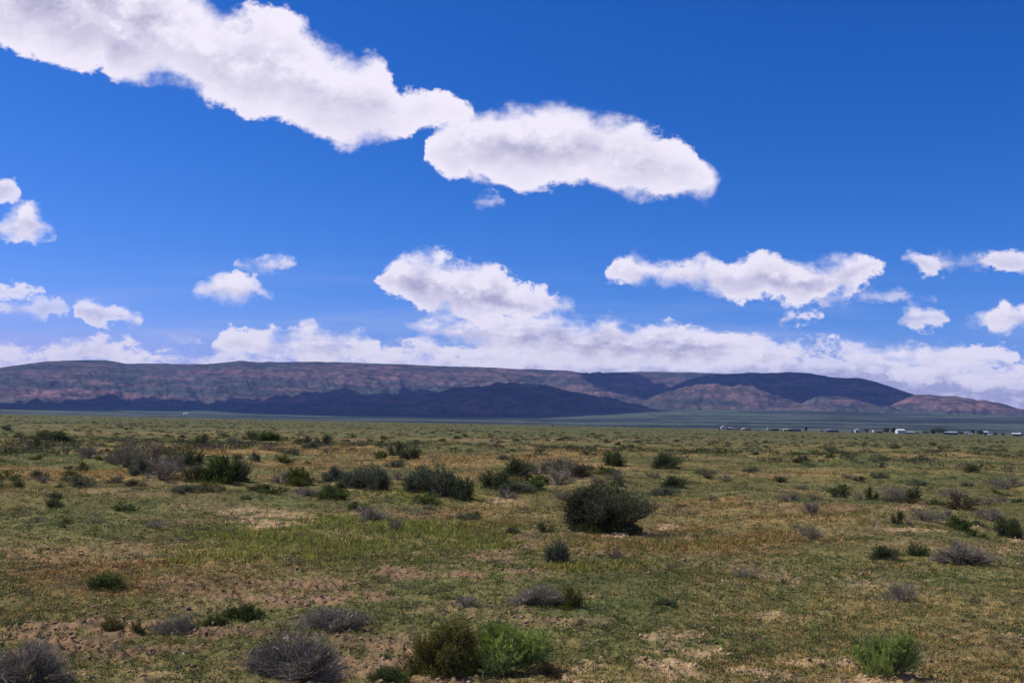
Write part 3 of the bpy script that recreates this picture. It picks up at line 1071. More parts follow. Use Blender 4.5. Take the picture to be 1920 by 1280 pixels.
def shrub_at(x, y, z, wx, hh, kind, label, group=None, lod='lo', var=0, mixkind=None, rot=None, dep=None):
    pr = proto(kind, lod, var, mixkind)
    rot = _sr.uniform(0, 6.28) if rot is None else rot
    scale = (wx * _sr.uniform(.97, 1.05), (dep or wx) * _sr.uniform(.9, 1.1), hh / 0.55)
    if len(pr) == 1:
        o = link(SNAME[kind], pr[0], loc=(x, y, z - 0.01))
        o.rotation_euler = (0, 0, rot)
        o.scale = scale
    else:
        o = link(SNAME[kind], None, loc=(x, y, z - 0.01))
        o.rotation_euler = (0, 0, rot)
        o.scale = scale
        link('foliage', pr[0], o)
        link('stems', pr[1], o)
    cat = {'dead': 'dead shrub', 'dark': 'bush', 'bright': 'bush'}.get(kind, 'shrub')
    tag(o, label, cat, group)
    return o


# (x, base y, width, height, kind, label) as seen; each stands on the plain where that base meets the ground
TRACED = [
    (1141, 1003, 146, 86, 'dark', 'biggest dark green bush, alone in the middle foreground with black shade at its foot'),
    (938, 1274, 165, 88, 'bright', 'bright yellow-green bush of upright shoots at the bottom edge, touching a dull olive bush'),
    (828, 1278, 150, 98, 'olive', 'dull olive bush with yellowish flecks against the left side of the bright green bush'),
    (1000, 1232, 60, 34, 'dark', 'small dark bush half hidden behind the bright green bush'),
    (1022, 1276, 66, 30, 'brown', 'low reddish-brown bush at the right foot of the bright green bush'),
    (1677, 1284, 105, 78, 'bright', 'pale green feathery bush cut by the bottom edge at right'),
    (1074, 1146, 50, 44, 'olive', 'compact dark olive bush leaning on grey dead twigs, its shade falling right'),
    (1010, 1140, 110, 36, 'dead', 'low grey dead shrub pressed to the left of the compact olive bush'),
    (1040, 1142, 50, 20, 'sage', 'grey-green tuft between the dead twigs and the compact olive bush'),
    (500, 1272, 90, 56, 'sage', 'small grey-green bush caught in the left side of the wide tangled dead shrub'),
    (545, 1290, 185, 92, 'dead', 'wide tangled grey dead shrub at the bottom edge, left of the white stick'),
    (25, 1296, 170, 72, 'dead', 'purple-grey dead shrub in the bottom left corner'),
    (450, 1168, 72, 30, 'green', 'low fresh green shrub on broken soil, lower left'),
    (400, 1178, 50, 20, 'green', 'small bright green clump touching the low fresh green shrub'),
    (206, 1187, 46, 28, 'olive', 'small olive shrub on bare soil, the left one of two side by side'),
    (256, 1192, 30, 28, 'olive', 'small olive shrub on bare soil, the right one of two side by side'),
    (312, 1198, 84, 40, 'dead', 'low purple-grey dead shrub just right of the two small olive shrubs'),
    (340, 1188, 50, 24, 'sage', 'grey-green sprawl on top of the low purple-grey dead shrub'),
    (612, 1192, 130, 46, 'dead', 'spreading grey dead shrub behind the wide tangled one, with pale sticks'),
    (650, 1180, 70, 30, 'sage', 'grey-green growth at the right end of the spreading dead shrub'),
    (725, 1290, 80, 32, 'green', 'low green plant below the white stick at the bottom edge'),
    (1046, 1058, 46, 42, 'sage', 'grey-green bush with yellow grass at its foot beside the bare track'),
    (1153, 1050, 34, 26, 'dead', 'small lilac-grey dead tuft right of the track'),
    (961, 1003, 26, 15, 'dark', 'small dark green mound left of the big bush, the farther left of two'),
    (1023, 1001, 34, 18, 'dark', 'small dark green mound touching bare soil just left of the big bush'),
    (741, 998, 26, 30, 'dead', 'stiff dark grey dead stump standing in yellow-green grass'),
    (692, 978, 70, 28, 'dead', 'faint grey dead shrub left of the stiff stump'),
    (787, 926, 66, 48, 'sage', 'left one of three big grey-green sagebrush in a row'),
    (826, 934, 66, 56, 'sage', 'middle and tallest of three big grey-green sagebrush in a row'),
    (866, 941, 44, 44, 'dark', 'dark right end bush of the row of three sagebrush'),
    (668, 918, 60, 36, 'sage', 'dark-footed grey sagebrush left of the row of three'),
    (703, 924, 52, 48, 'sage', 'taller grey sagebrush next to the row of three, on yellow grass'),
    (626, 905, 50, 28, 'sage', 'pale blue-grey sagebrush right of the round yellow-green shrub'),
    (557, 914, 54, 34, 'yellow', 'round yellow-green shrub with dark base, standing by itself'),
    (522, 908, 40, 24, 'dead', 'purplish dead shrub touching the left of the round yellow-green shrub'),
    (570, 932, 56, 18, 'dead', 'low dark dead shrub in green grass below the round yellow-green shrub'),
    (620, 940, 60, 24, 'green', 'flat green shrub below the pale blue-grey sagebrush'),
    (362, 907, 50, 34, 'dark', 'left one of the tight group of dark green bushes'),
    (403, 908, 58, 50, 'green', 'tallest green bush of the tight dark group'),
    (444, 905, 42, 40, 'dark', 'rounded grey-green bush at the right end of the tight dark group'),
    (357, 874, 38, 32, 'dark', 'small dark green bush behind the tight dark group'),
    (330, 876, 46, 24, 'dark', 'low dark bush behind the tight group, left of its small neighbour'),
    (232, 878, 64, 46, 'dead', 'tall purple-grey dead shrub at the left of the large thicket'),
    (272, 872, 56, 40, 'dead', 'purple-grey dead shrub at the back of the large thicket'),
    (262, 894, 46, 30, 'sage', 'blue-green sagebrush in the middle of the purple thicket'),
    (292, 905, 70, 46, 'dead', 'wide purple dead shrub at the front of the large thicket'),
    (318, 886, 50, 34, 'dead', 'purple dead shrub between the thicket and the dark bushes'),
    (205, 872, 30, 20, 'dead', 'short dead shrub at the left foot of the thicket'),
    (163, 862, 40, 26, 'dead', 'detached purplish dead shrub left of the thicket'),
    (150, 886, 24, 20, 'olive', 'lone brownish shrub on orange grass left of the thicket'),
    (92, 828, 70, 18, 'dark', 'long dark green hedge-like bush far left'),
    (60, 843, 22, 18, 'dark', 'small dark shrub just below the long hedge-like bush'),
    (65, 864, 26, 9, 'green', 'flat green shrub on straw grass at far left'),
    (28, 916, 22, 13, 'dark', 'small dark shrub near the left edge in green grass'),
    (75, 902, 24, 10, 'dead', 'faint dead tuft near the left edge, above the small dark shrub'),
    (103, 938, 18, 14, 'dark', 'small dark shrub, the upper of two stacked near the left'),
    (98, 954, 28, 18, 'dark', 'small dark shrub, the lower of two stacked near the left'),
    (60, 983, 36, 14, 'dead', 'low purple dead tuft at left, lower of the scattered ones'),
    (120, 984, 26, 12, 'olive', 'low olive tuft between two dead tufts at left'),
    (170, 984, 38, 14, 'dead', 'low purple dead tuft right of the olive tuft'),
    (288, 994, 52, 14, 'dead', 'flat dark dead shrub left of the pale gravel patch'),
    (345, 928, 60, 16, 'sage', 'low grey-green shrub in green grass below the tight dark group'),
    (930, 919, 66, 34, 'dark', 'dark green bush at the left foot of the central cluster'),
    (972, 897, 58, 36, 'dark', 'dark bush at the upper left of the central cluster'),
    (1010, 893, 44, 30, 'dead', 'purplish shrub at the top of the central cluster'),
    (1062, 893, 64, 36, 'dead', 'large purple-brown dead shrub at the right of the central cluster'),
    (1048, 912, 70, 34, 'dead', 'dark purple dead shrub at the front of the central cluster'),
    (1092, 898, 50, 26, 'brown', 'brown shrub at the right end of the central cluster'),
    (1012, 910, 36, 18, 'green', 'small green shrub in the middle front of the central cluster'),
    (965, 926, 80, 20, 'sage', 'grey-green low growth below the central cluster'),
    (952, 938, 46, 22, 'dead', 'low dead shrub just above the pale clods left of the big bush'),
    (1152, 876, 42, 28, 'dark', 'round dark green bush, the left of two alone on open ground'),
    (1252, 881, 56, 30, 'dark', 'wide dark green bush, the right of two alone on open ground'),
    (1128, 880 + 12, 24, 20, 'olive', 'yellowish small shrub below the round dark bush'),
    (1147, 893, 34, 16, 'green', 'green low shrub right of the yellowish small one'),
    (1268, 918, 52, 24, 'dark', 'flat dark shrub below the wide dark green bush'),
    (1250, 932, 60, 16, 'sage', 'grey-green tuft under the flat dark shrub'),
    (1158, 914, 26, 14, 'dark', 'tiny dark shrub just above the biggest bush'),
    (742, 856, 32, 24, 'dark', 'left of a pair of touching dark green bushes in straw grass'),
    (767, 864, 38, 28, 'dark', 'right and lower of a pair of touching dark green bushes'),
    (713, 862, 24, 16, 'green', 'small green shrub left of the touching pair'),
    (604, 837, 34, 20, 'dark', 'dark green bush behind the straw patch, left of centre'),
    (583, 844, 42, 14, 'sage', 'pale grey-green shrub in front of the dark green bush'),
    (671, 840, 34, 15, 'dead', 'purple dead shrub alone in green, left of centre'),
    (568, 834, 30, 14, 'dark', 'dark low bush left of the pale grey-green shrub'),
    (500, 828, 46, 18, 'green', 'green bush at the back of the straw patch'),
    (468, 826, 30, 16, 'dark', 'dark bush left of the green bush at the back of the straw patch'),
    (375, 835, 24, 19, 'dark', 'single dark shrub at the back of the straw field, left'),
    (436, 834, 30, 14, 'dead', 'purple-grey low shrub right of the single dark shrub'),
    (475, 866, 22, 18, 'sage', 'small pale grey-green shrub above the round yellow-green one'),
    (530, 870, 38, 18, 'olive', 'olive shrub in the straw patch above the round yellow-green one'),
    (545, 855, 30, 13, 'sage', 'pale shrub in the middle of the straw patch'),
    (612, 853, 24, 13, 'dead', 'dark little dead shrub on the straw patch edge'),
    (1578, 935, 32, 17, 'dark', 'dark shrub at the left of the right-hand row'),
    (1637, 940, 26, 24, 'green', 'upright green shrub in the right-hand row'),
    (1612, 940, 18, 14, 'dead', 'small dead tuft between the dark and upright green shrubs'),
    (1692, 938, 66, 22, 'dead', 'wide purple dead shrub behind a dark green one, right'),
    (1716, 940, 36, 24, 'dark', 'dark green shrub inside the wide purple dead one, right'),
    (1795, 936, 60, 18, 'dead', 'purple dead shrub at the right end of the row'),
    (1527, 966, 46, 26, 'dead', 'purple-brown dead shrub below the right-hand row'),
    (1482, 942, 44, 18, 'dead', 'dark dead shrub on orange grass, right of centre'),
    (1598, 902, 36, 14, 'dead', 'dark dead shrub far right of centre behind the green band'),
    (1614, 905, 22, 10, 'dark', 'tiny dark green shrub touching the dark dead one'),
    (1897, 919, 62, 24, 'dead', 'faded purple shrub near the right edge, upper'),
    (1825, 888, 30, 16, 'dark', 'dark shrub in the far scrub near the right edge'),
    (1742, 981, 62, 24, 'dead', 'wide purple dead shrub right of the pale mound'),
    (1775, 978, 40, 22, 'dead', 'purple dead shrub right behind the wide one'),
    (1862, 979, 50, 26, 'dead', 'lilac-grey dead shrub near the right edge, middle'),
    (1806, 998, 46, 24, 'green', 'green shrub at the head of the sandy bank'),
    (1836, 1010, 34, 12, 'green', 'flat green plant on the sandy bank'),
    (1898, 1011, 46, 34, 'dark', 'dense dark green bush on the sandy bank at the right edge'),
    (1686, 985, 24, 24, 'dark', 'small upright dark shrub below the pale mound'),
    (1710, 990, 16, 14, 'dead', 'tiny dead tuft below the pale mound'),
    (1524, 1014, 50, 26, 'dead', 'purple dead shrub in orange grass, right foreground'),
    (1668, 1054, 56, 26, 'dark', 'dark shrub left of a darker one, right foreground'),
    (1727, 1048, 38, 24, 'dark', 'darkest small shrub of the right foreground'),
    (1818, 1064, 100, 40, 'dead', 'large purple-grey dead shrub of the right foreground'),
    (1695, 1132, 66, 36, 'dead', 'thin grey see-through dead shrub on pale clods, lower right'),
    (1250, 1140, 40, 14, 'dark', 'flat dark green tuft right of the compact olive bush'),
    (1400, 1086, 46, 18, 'dead', 'flat dead tuft in green herbs right of centre'),
    (870, 1142, 60, 26, 'dead', 'brown dead tuft in the middle of the foreground'),
    (190, 1110, 70, 28, 'green', 'loose green herb clump among reddish herbs, left foreground'),
    (55, 1224, 46, 16, 'dead', 'dead twigs standing in for a dark shaded bank of bare soil, lower left'),  # twig clump put in place of a small shaded cutbank
]
GROUND_PTS = []
for i, (X, Y, wp, hp, kind, lab) in enumerate(TRACED):
    x, y, z = hit(X, Y - 1.5)
    dist = math.hypot(x, y)
    k = dist / FPX
    lod = 'hi' if wp >= 95 else ('mid' if wp >= 40 else 'lo')
    big = (X == 1141)
    shrub_at(x, y + wp * k * 0.30, z, wp * k, hp * k * 0.97, kind, lab, lod=lod, var=i % 3, mixkind='dead' if big else None, rot=(_sr.choice([0, math.pi]) + _sr.uniform(-.25, .25)), dep=wp * k * (0.8 if Y < 1150 else .55))
    GROUND_PTS.append((x, y, wp * k * .5))

# smaller shrubs scattered over the middle distance; every one a thing of its own
_r = random.Random(21)
GRP = {'dark': ('small dark green shrub of the scattered scrub on the middle plain', 'scattered dark shrubs'),
       'sage': ('small grey-green shrub of the scattered scrub on the middle plain', 'scattered grey-green shrubs'),
       'dead': ('small purple-grey dead shrub of the scattered scrub on the middle plain', 'scattered dead shrubs'),
       'green': ('small green shrub of the scattered scrub on the middle plain', 'scattered green shrubs'),
       'brown': ('small brown shrub of the scattered scrub on the middle plain', 'scattered brown shrubs'),
       'olive': ('small olive shrub of the scattered scrub on the middle plain', 'scattered olive shrubs')}
cnt = 0
while cnt < 330:
    X = _r.uniform(-40, 1960)
    hy = 793 + (X - 960) * 0.0209
    Y = hy + 14 + 170 * _r.random() ** 1.9
    if X > 1150 and Y > hy + 40 and _r.random() < .6:
        continue
    n_ = float(fbm(np.array([X / 130.]), np.array([(Y - hy) / 22.]), 3, 140)[0])
    if _r.random() > (n_ - 0.34) * 3.2:
        continue
    x, y, z = hit(X, Y)
    if any((x - a) ** 2 + (y - b_) ** 2 < (c_ + .3) ** 2 for a, b_, c_ in GROUND_PTS):
        continue
    kind = _r.choices(['dark', 'sage', 'dead', 'green', 'brown', 'olive'], [5, 4, 6, 5, 3 if X > 1200 else 1, 2])[0]
    wm = _r.uniform(.3, 1.0) * (1.25 if Y < hy + 45 else 1)
    lab, g = GRP[kind]
    shrub_at(x, y, z, wm, wm * _r.uniform(.24, .44), kind, lab, g, 'lo', _r.randrange(3))
    GROUND_PTS.append((x, y, wm * .4))
    cnt += 1

# ---- ground cover nobody could count
rng = np.random.default_rng(77)


def scatter(n, r0, r1, half=rad(31)):
    r = r0 * (r1 / r0) ** rng.random(n)
    a = rng.uniform(-half, half, n)
    x, y = r * np.sin(a), r * np.cos(a)
    z = height(x, y)
    return x, y, z, r


def gz_at(x, y, z, W):
    return z + micro(x, y, np.clip(W[:, 4] + W[:, 5], 0, 1))


# blades
x, y, z, r = scatter(150000, 6.6, 130)
Wz = zones(x, y, z)
bare_ = np.clip(Wz[:, 4] * .8 + Wz[:, 5] * 1.0, 0, .96)
keep = rng.random(len(x)) > bare_
x, y, z, r, Wz = x[keep], y[keep], z[keep], r[keep], Wz[keep]
zc_ = gz_at(x, y, z, Wz)
grassy = np.clip(Wz[:, 0] + Wz[:, 3] + .35 * Wz[:, 1], 0, 1)
nb = 6
n = len(x)
size = (0.020 + 0.042 * grassy + .014 * Wz[:, 3] + .02 * rng.random(n) ** 3) * (r / 10) ** 0.42 * rng.uniform(.5, 1.4, n)
P = np.repeat(np.stack([x, y, zc_ - .004], 1), nb, 0)
sz = np.repeat(size, nb)
P[:, :2] += rng.normal(0, 1, (n * nb, 2)) * sz[:, None] * .45
D = rng.normal(0, .42, (n * nb, 3)) * [1, 1, .2] + [0, 0, 1]
pal = np.array([[.500, .330, .125], [.300, .160, .055], [.130, .170, .038], [.320, .325, .066]])
wsel = np.concatenate([Wz[:, :4] * [1.2, 1.0, .9, 1.3], np.full((n, 1), .35)], 1) + 1e-3
cum = np.cumsum(wsel / wsel.sum(1, keepdims=True), 1)
pick = (rng.random((n, 1)) > cum).sum(1)
pal5 = np.concatenate([pal, [[.190, .160, .070]]])
colr = pal5[np.clip(pick, 0, 4)] * rng.uniform(.55, 1.35, (n, 1))
colb = np.repeat(colr, nb, 0) * rng.uniform(.8, 1.2, (n * nb, 1))
Vg, Fg, Cg = leaf_quads(P, D, sz * rng.uniform(.6, 1.3, n * nb), sz * .075 + .0012, colb, tri=True)
o = link('grass', mesh_np('grass', Vg, Fg, GRASS, attrs={'tint': Cg}))
tag(o, 'thin straw, yellow and green grass over the plain', 'grass', kind='stuff')

# low leafy herbs
x, y, z, r = scatter(105000, 6.6, 120)
Wz = zones(x, y, z)
keep = (rng.random(len(x)) > np.clip(Wz[:, 4] * .8 + Wz[:, 5] * .93 + Wz[:, 0] * .45, 0, .95)) & (rng.random(len(x)) < .25 + sstep(.36, .60, fbm(x / .55, y / .55, 3, 170)))
x, y, z, r, Wz = x[keep], y[keep], z[keep], r[keep], Wz[keep]
zc_ = gz_at(x, y, z, Wz)
n = len(x)
nb = 7
size = (0.018 + .016 * rng.random(n)) * (r / 10) ** 0.45
P = np.repeat(np.stack([x, y, zc_], 1), nb, 0)
sz = np.repeat(size, nb)
off = rng.normal(0, 1, (n * nb, 3)) * [1, 1, .35]
P = P + off * sz[:, None] * .7 + [0, 0, .004]
P[:, 2] += np.abs(rng.normal(0, .4, n * nb)) * sz
D = off + rng.normal(0, .6, (n * nb, 3)) + [0, 0, .5]
cg = np.where(rng.random((n, 1)) < np.clip(.25 + .7 * Wz[:, 2:3], 0, 1), [[.100, .138, .038]], [[.155, .140, .048]])
cg = np.where(rng.random((n, 1)) < Wz[:, 1:2] * .8, [[.230, .130, .055]], cg)
cg = np.where(rng.random((n, 1)) < .12, [[.120, .100, .088]], cg)
cg = cg * rng.uniform(.5, 1.4, (n, 1))
Vg, Fg, Cg = leaf_quads(P, D, sz * rng.uniform(.5, 1.1, n * nb), sz * .26, np.repeat(cg, nb, 0))
o = link('herbs', mesh_np('herbs', Vg, Fg, LEAF, attrs={'tint': Cg}))
tag(o, 'low green and reddish herbs covering the plain', 'herbs', kind='stuff')

# ankle-high forbs and dead tufts between the herbs
x, y, z, r = scatter(9000, 6.8, 110)
nz = fbm(x / 1.7, y / 1.7, 3, 160)
Wz = zones(x, y, z)
keep = (rng.random(len(x)) < sstep(.40, .62, nz)) & (rng.random(len(x)) > Wz[:, 5] * .8)
x, y, z, r, Wz = x[keep], y[keep], z[keep], r[keep], Wz[keep]
zc_ = gz_at(x, y, z, Wz)
n = len(x)
nb = 46
size = rng.uniform(.035, .11, n) * (r / 12) ** .35
P = np.repeat(np.stack([x, y, zc_], 1), nb, 0)
sz = np.repeat(size, nb)
dd_ = rng.normal(0, 1, (n * nb, 3)) * [1, 1, .5]
dd_[:, 2] = np.abs(dd_[:, 2]) + .25
dd_ = unit(dd_)
P = P + dd_ * (sz * rng.uniform(.1, .9, n * nb))[:, None] * [1.15, 1.15, .7]
cols = np.array([[.075, .105, .032], [.110, .135, .040], [.095, .105, .070], [.150, .125, .112], [.115, .095, .085], [.060, .080, .028], [.180, .160, .060], [.170, .090, .045]])
ci = rng.choice(8, n, p=[.22, .16, .13, .14, .12, .12, .06, .05])
cc_ = cols[ci] * rng.uniform(.65, 1.2, (n, 1))
thin_ = np.repeat(np.isin(ci, [3, 4]), nb)
Vg, Fg, Cg = leaf_quads(P, dd_ + rng.normal(0, .35, dd_.shape), sz * np.where(thin_, .55, .32), sz * np.where(thin_, .022, .07), np.clip(np.repeat(cc_, nb, 0) * rng.uniform(.7, 1.3, (n * nb, 1)), 0, 1))
o = link('forbs', mesh_np('forbs', Vg, Fg, LEAF, attrs={'tint': Cg}))
tag(o, 'ankle-high green, grey and dead tufts between the herbs', 'forbs', kind='stuff')

# clods and stones
x, y, z, r = scatter(85000, 6.6, 70)
Wz = zones(x, y, z)
keep = rng.random(len(x)) < np.clip(Wz[:, 4] * .8 + Wz[:, 5] * .9 + .12, 0, 1)
x, y, z, r, Wz = x[keep], y[keep], z[keep], r[keep], Wz[keep]
zc_ = gz_at(x, y, z, Wz)
n = len(x)
size = (0.007 + .026 * rng.random(n) ** 5) * (r / 10) ** .4
oc = np.array([[1, 0, 0], [0, 1, 0], [-1, 0, 0], [0, -1, 0], [0, 0, .8], [0, 0, -.6]], float)
jit = rng.uniform(.55, 1.45, (n, 6, 3)) * oc[None] + rng.normal(0, .22, (n, 6, 3))
an = rng.uniform(0, 6.28, n)
ca, sa = np.cos(an)[:, None], np.sin(an)[:, None]
jx = jit[..., 0] * ca - jit[..., 1] * sa
jy = jit[..., 0] * sa + jit[..., 1] * ca
Vc = np.stack([jx, jy, jit[..., 2] * .7], -1) * size[:, None, None] + np.stack([x, y, zc_ + size * .25], 1)[:, None]
fo = np.array([[0, 1, 4], [1, 2, 4], [2, 3, 4], [3, 0, 4], [1, 0, 5], [2, 1, 5], [3, 2, 5], [0, 3, 5]])
Fc = (np.arange(n)[:, None, None] * 6 + fo[None]).reshape(-1, 3)
sand = Wz[:, 5:6] > rng.random((n, 1)) * 1.1
cc_ = np.where(sand, [[.42, .31, .20]], [[.23, .155, .11]]) * rng.uniform(.55, 1.3, (n, 1))
cm2, b, pb = new_mat('dry_clods', .97, .03)
vc = b.n.new('ShaderNodeVertexColor')
vc.layer_name = 'tint'
q = b.noise(b.n.new('ShaderNodeTexCoord').outputs['Object'], 60.0, 3, .6)
b.l.new(b.mix(b.mr(q, .35, .65), vc.outputs[0], b.mix(1.0, vc.outputs[0], (1.3, 1.25, 1.2), 'MULTIPLY')), pb.inputs['Base Color'])
o = link('clods', mesh_np('clods', Vc.reshape(-1, 3), Fc, cm2, attrs={'tint': np.repeat(cc_, 6, 0)}))
tag(o, 'dry clods and small stones on the bare soil', 'clods', kind='stuff')

# far brush, thousands of low bushes running out to the edge of the plain
x, y, z, r = scatter(15000, 62, 1650, rad(33))
nz = fbm(x / 16, y / 16, 3, 150)
keep = rng.random(len(x)) < sstep(.38, .62, nz) * .9 + .08
x, y, z, r = x[keep], y[keep], z[keep], r[keep]
n = len(x)
nb = 40
wd_ = rng.uniform(.35, .95, n) * (1 + .5 * sstep(150, 900, r))
P = np.repeat(np.stack([x, y, z], 1), nb, 0)
sw = np.repeat(wd_, nb)
off = rng.normal(0, 1, (n * nb, 3))
off = unit(off) * rng.uniform(.3, 1, (n * nb, 1)) ** .5
off[:, 2] = np.abs(off[:, 2])
P = P + off * np.stack([sw * .5, sw * .5, sw * .34], 1)
cols = np.array([[.060, .078, .028], [.070, .088, .034], [.085, .092, .055], [.095, .072, .050], [.100, .085, .070], [.045, .060, .024]])
cc_ = cols[rng.integers(0, 6, n)] * rng.uniform(.7, 1.25, (n, 1))
Vg, Fg, Cg = leaf_quads(P, off + rng.normal(0, .5, off.shape), sw * .17, sw * .05, np.repeat(cc_, nb, 0) * rng.uniform(.7, 1.3, (n * nb, 1)))
o = link('distant_scrub', mesh_np('distant_scrub', Vg, Fg, LEAF, attrs={'tint': Cg}))
tag(o, 'low scrub running out to the far edge of the plain', 'scrub', kind='stuff')

# ---- bleached sticks


def stick(X, Y, pts, r0, label, loc_off=(0, 0)):
    """bent, tapering, with a side spur; pts in metres from the base"""
    x, y, z = hit(X, Y)
    bm = bmesh.new()
    pts = [Vector(p) for p in pts]
    rings = []
    N = 7
    for i, p in enumerate(pts):
        t = (pts[min(i + 1, len(pts) - 1)] - pts[max(i - 1, 0)]).normalized()
        s_ = t.cross(Vector((.2, .9, .3))).normalized()
        u_ = t.cross(s_)
        rr = r0 * (1 - .75 * i / (len(pts) - 1))
        rings.append([bm.verts.new(p + (s_ * math.cos(k * 2 * math.pi / N) + u_ * math.sin(k * 2 * math.pi / N)) * rr * _r.uniform(.85, 1.15)) for k in range(N)])
    for a, c in zip(rings, rings[1:]):
        for k in range(N):
            bm.faces.new((a[k], a[(k + 1) % N], c[(k + 1) % N], c[k]))
    bm.faces.new(rings[0][::-1])
    bm.faces.new(rings[-1])
    me = bpy.data.meshes.new('bleached_stick')
    bm.to_mesh(me)
    bm.free()
    me.materials.append(STICK)
    o = link('bleached_stick', me, loc=(x, y, z))
    tag(o, label, 'stick', 'bleached sticks on the ground')


STICK, b, pb = new_mat('bleached_wood', .8, .2)
q = b.noise(b.n.new('ShaderNodeTexCoord').outputs['Object'], 40.0, 4, .6)
b.l.new(b.mix(b.mr(q, .3, .7), (.52, .47, .42), (.74, .70, .64)), pb.inputs['Base Color'])
stick(716, 1246, [(0, 0, 0), (-.018, .01, .035), (-.036, .015, .07), (-.058, .02, .105)], .009, 'thick white stick leaning up left of the olive bush at the bottom')
stick(127, 1112, [(0, 0, 0), (-.01, 0, .05), (-.035, .01, .10)], .006, 'white forked-looking stick standing among reddish herbs at left')
stick(590, 1172, [(0, 0, 0), (.01, 0, .05), (-.01, .01, .1), (.0, .01, .14)], .006, 'pale upright twig standing in the spreading dead shrub')
stick(545, 1204, [(-.08, 0, .03), (-.03, .01, .045), (.03, -.01, .03), (.07, 0, .02)], .008, 'pale crooked stick lying on top of the wide tangled dead shrub')
stick(603, 1222, [(0, 0, .02), (-.03, 0, .06), (-.045, .01, .09)], .006, 'short pale stick right of the wide tangled dead shrub top')
stick(348, 1232, [(0, 0, .01), (-.02, .02, .02), (-.05, .05, .02), (-.04, .1, .03)], .006, 'pale curved stick lying on herbs at lower left')
stick(1640, 995, [(0, 0, 0), (.05, 0, .12), (.09, .02, .22)], .009, 'grey stick leaning right in orange grass, right of centre')
stick(908, 1274, [(0, 0, .0), (-.02, -.01, .04), (-.01, -.02, .08)], .005, 'pale twig at the foot of the olive bush')

# ------------------------------------------------------------------ the settlement on the far edge of the plain
def flat_mat(name, col, rough=.7, scale=1.5, amt=.18, metal=0.0):
    m, b, pb = new_mat(name, rough, .3)
    q = b.noise(b.n.new('ShaderNodeTexCoord').outputs['Object'], scale, 4, .6)
    dk = tuple(c * (1 - amt) for c in col)
    b.l.new(b.mix(b.mr(q, .35, .65), dk, col), pb.inputs['Base Color'])
    pb.inputs['Metallic'].default_value = metal
    return m


MW = flat_mat('white_siding', (.62, .61, .60))
MR = flat_mat('white_metal_roof', (.62, .64, .67), .45)
MT = flat_mat('tan_siding', (.48, .38, .27))
MP = flat_mat('pinkish_siding', (.50, .30, .26))
MG = flat_mat('grey_siding', (.24, .25, .30))
MD = flat_mat('dark_boards', (.105, .092, .092))
MRB = flat_mat('bluish_metal_roof', (.34, .42, .52), .4)
MB_ = flat_mat('brown_boards', (.15, .09, .06))
MGL = flat_mat('dark_glass', (.03, .035, .045), .15)
MTY = flat_mat('tyre_rubber', (.02, .02, .02), .9)
DIST = 1150.0


def spot(X, D=DIST):
    """ground point at distance D along the column of picture position X"""
    hy = 793 + (X - 960) * math.tan(ROLL)
    d = ray(X, hy)
    k = D / math.hypot(d[0], d[1])
    x, y = d[0] * k, d[1] * k
    return x, y, float(height(np.array([x]), np.array([y]))[0])


def bm_box(bm, x0, x1, y0, y1, z0, z1):
    vs = [bm.verts.new(p) for p in ((x0, y0, z0), (x1, y0, z0), (x1, y1, z0), (x0, y1, z0), (x0, y0, z1), (x1, y0, z1), (x1, y1, z1), (x0, y1, z1))]
    for f in ((0, 3, 2, 1), (4, 5, 6, 7), (0, 1, 5, 4), (1, 2, 6, 5), (2, 3, 7, 6), (3, 0, 4, 7)):
        bm.faces.new([vs[i] for i in f])


def bm_prism(bm, prof_, y0, y1):
    """profile in x-z, swept along y"""
    a = [bm.verts.new((p[0], y0, p[1])) for p in prof_]
    c = [bm.verts.new((p[0], y1, p[1])) for p in prof_]
    n = len(a)
    bm.faces.new(a)
    bm.faces.new(c[::-1])
    for i in range(n):
        bm.faces.new((a[i], c[i], c[(i + 1) % n], a[(i + 1) % n]))


def part(name, fill, mat, parent):
    bm = bmesh.new()
    fill(bm)
    bmesh.ops.recalc_face_normals(bm, faces=bm.faces)
    me = bpy.data.meshes.new(name)
    bm.to_mesh(me)
    bm.free()
    me.materials.append(mat)
    return link(name, me, parent)


def root(name, X, label, cat, group=None, D=DIST, yaw=0.0, at=None):
    x, y, z = at or spot(X, D)
    o = link(name, None, loc=(x, y, z))
    o.rotation_euler = (0, 0, -math.atan2(x, y) + yaw)
    return tag(o, label, cat, group)


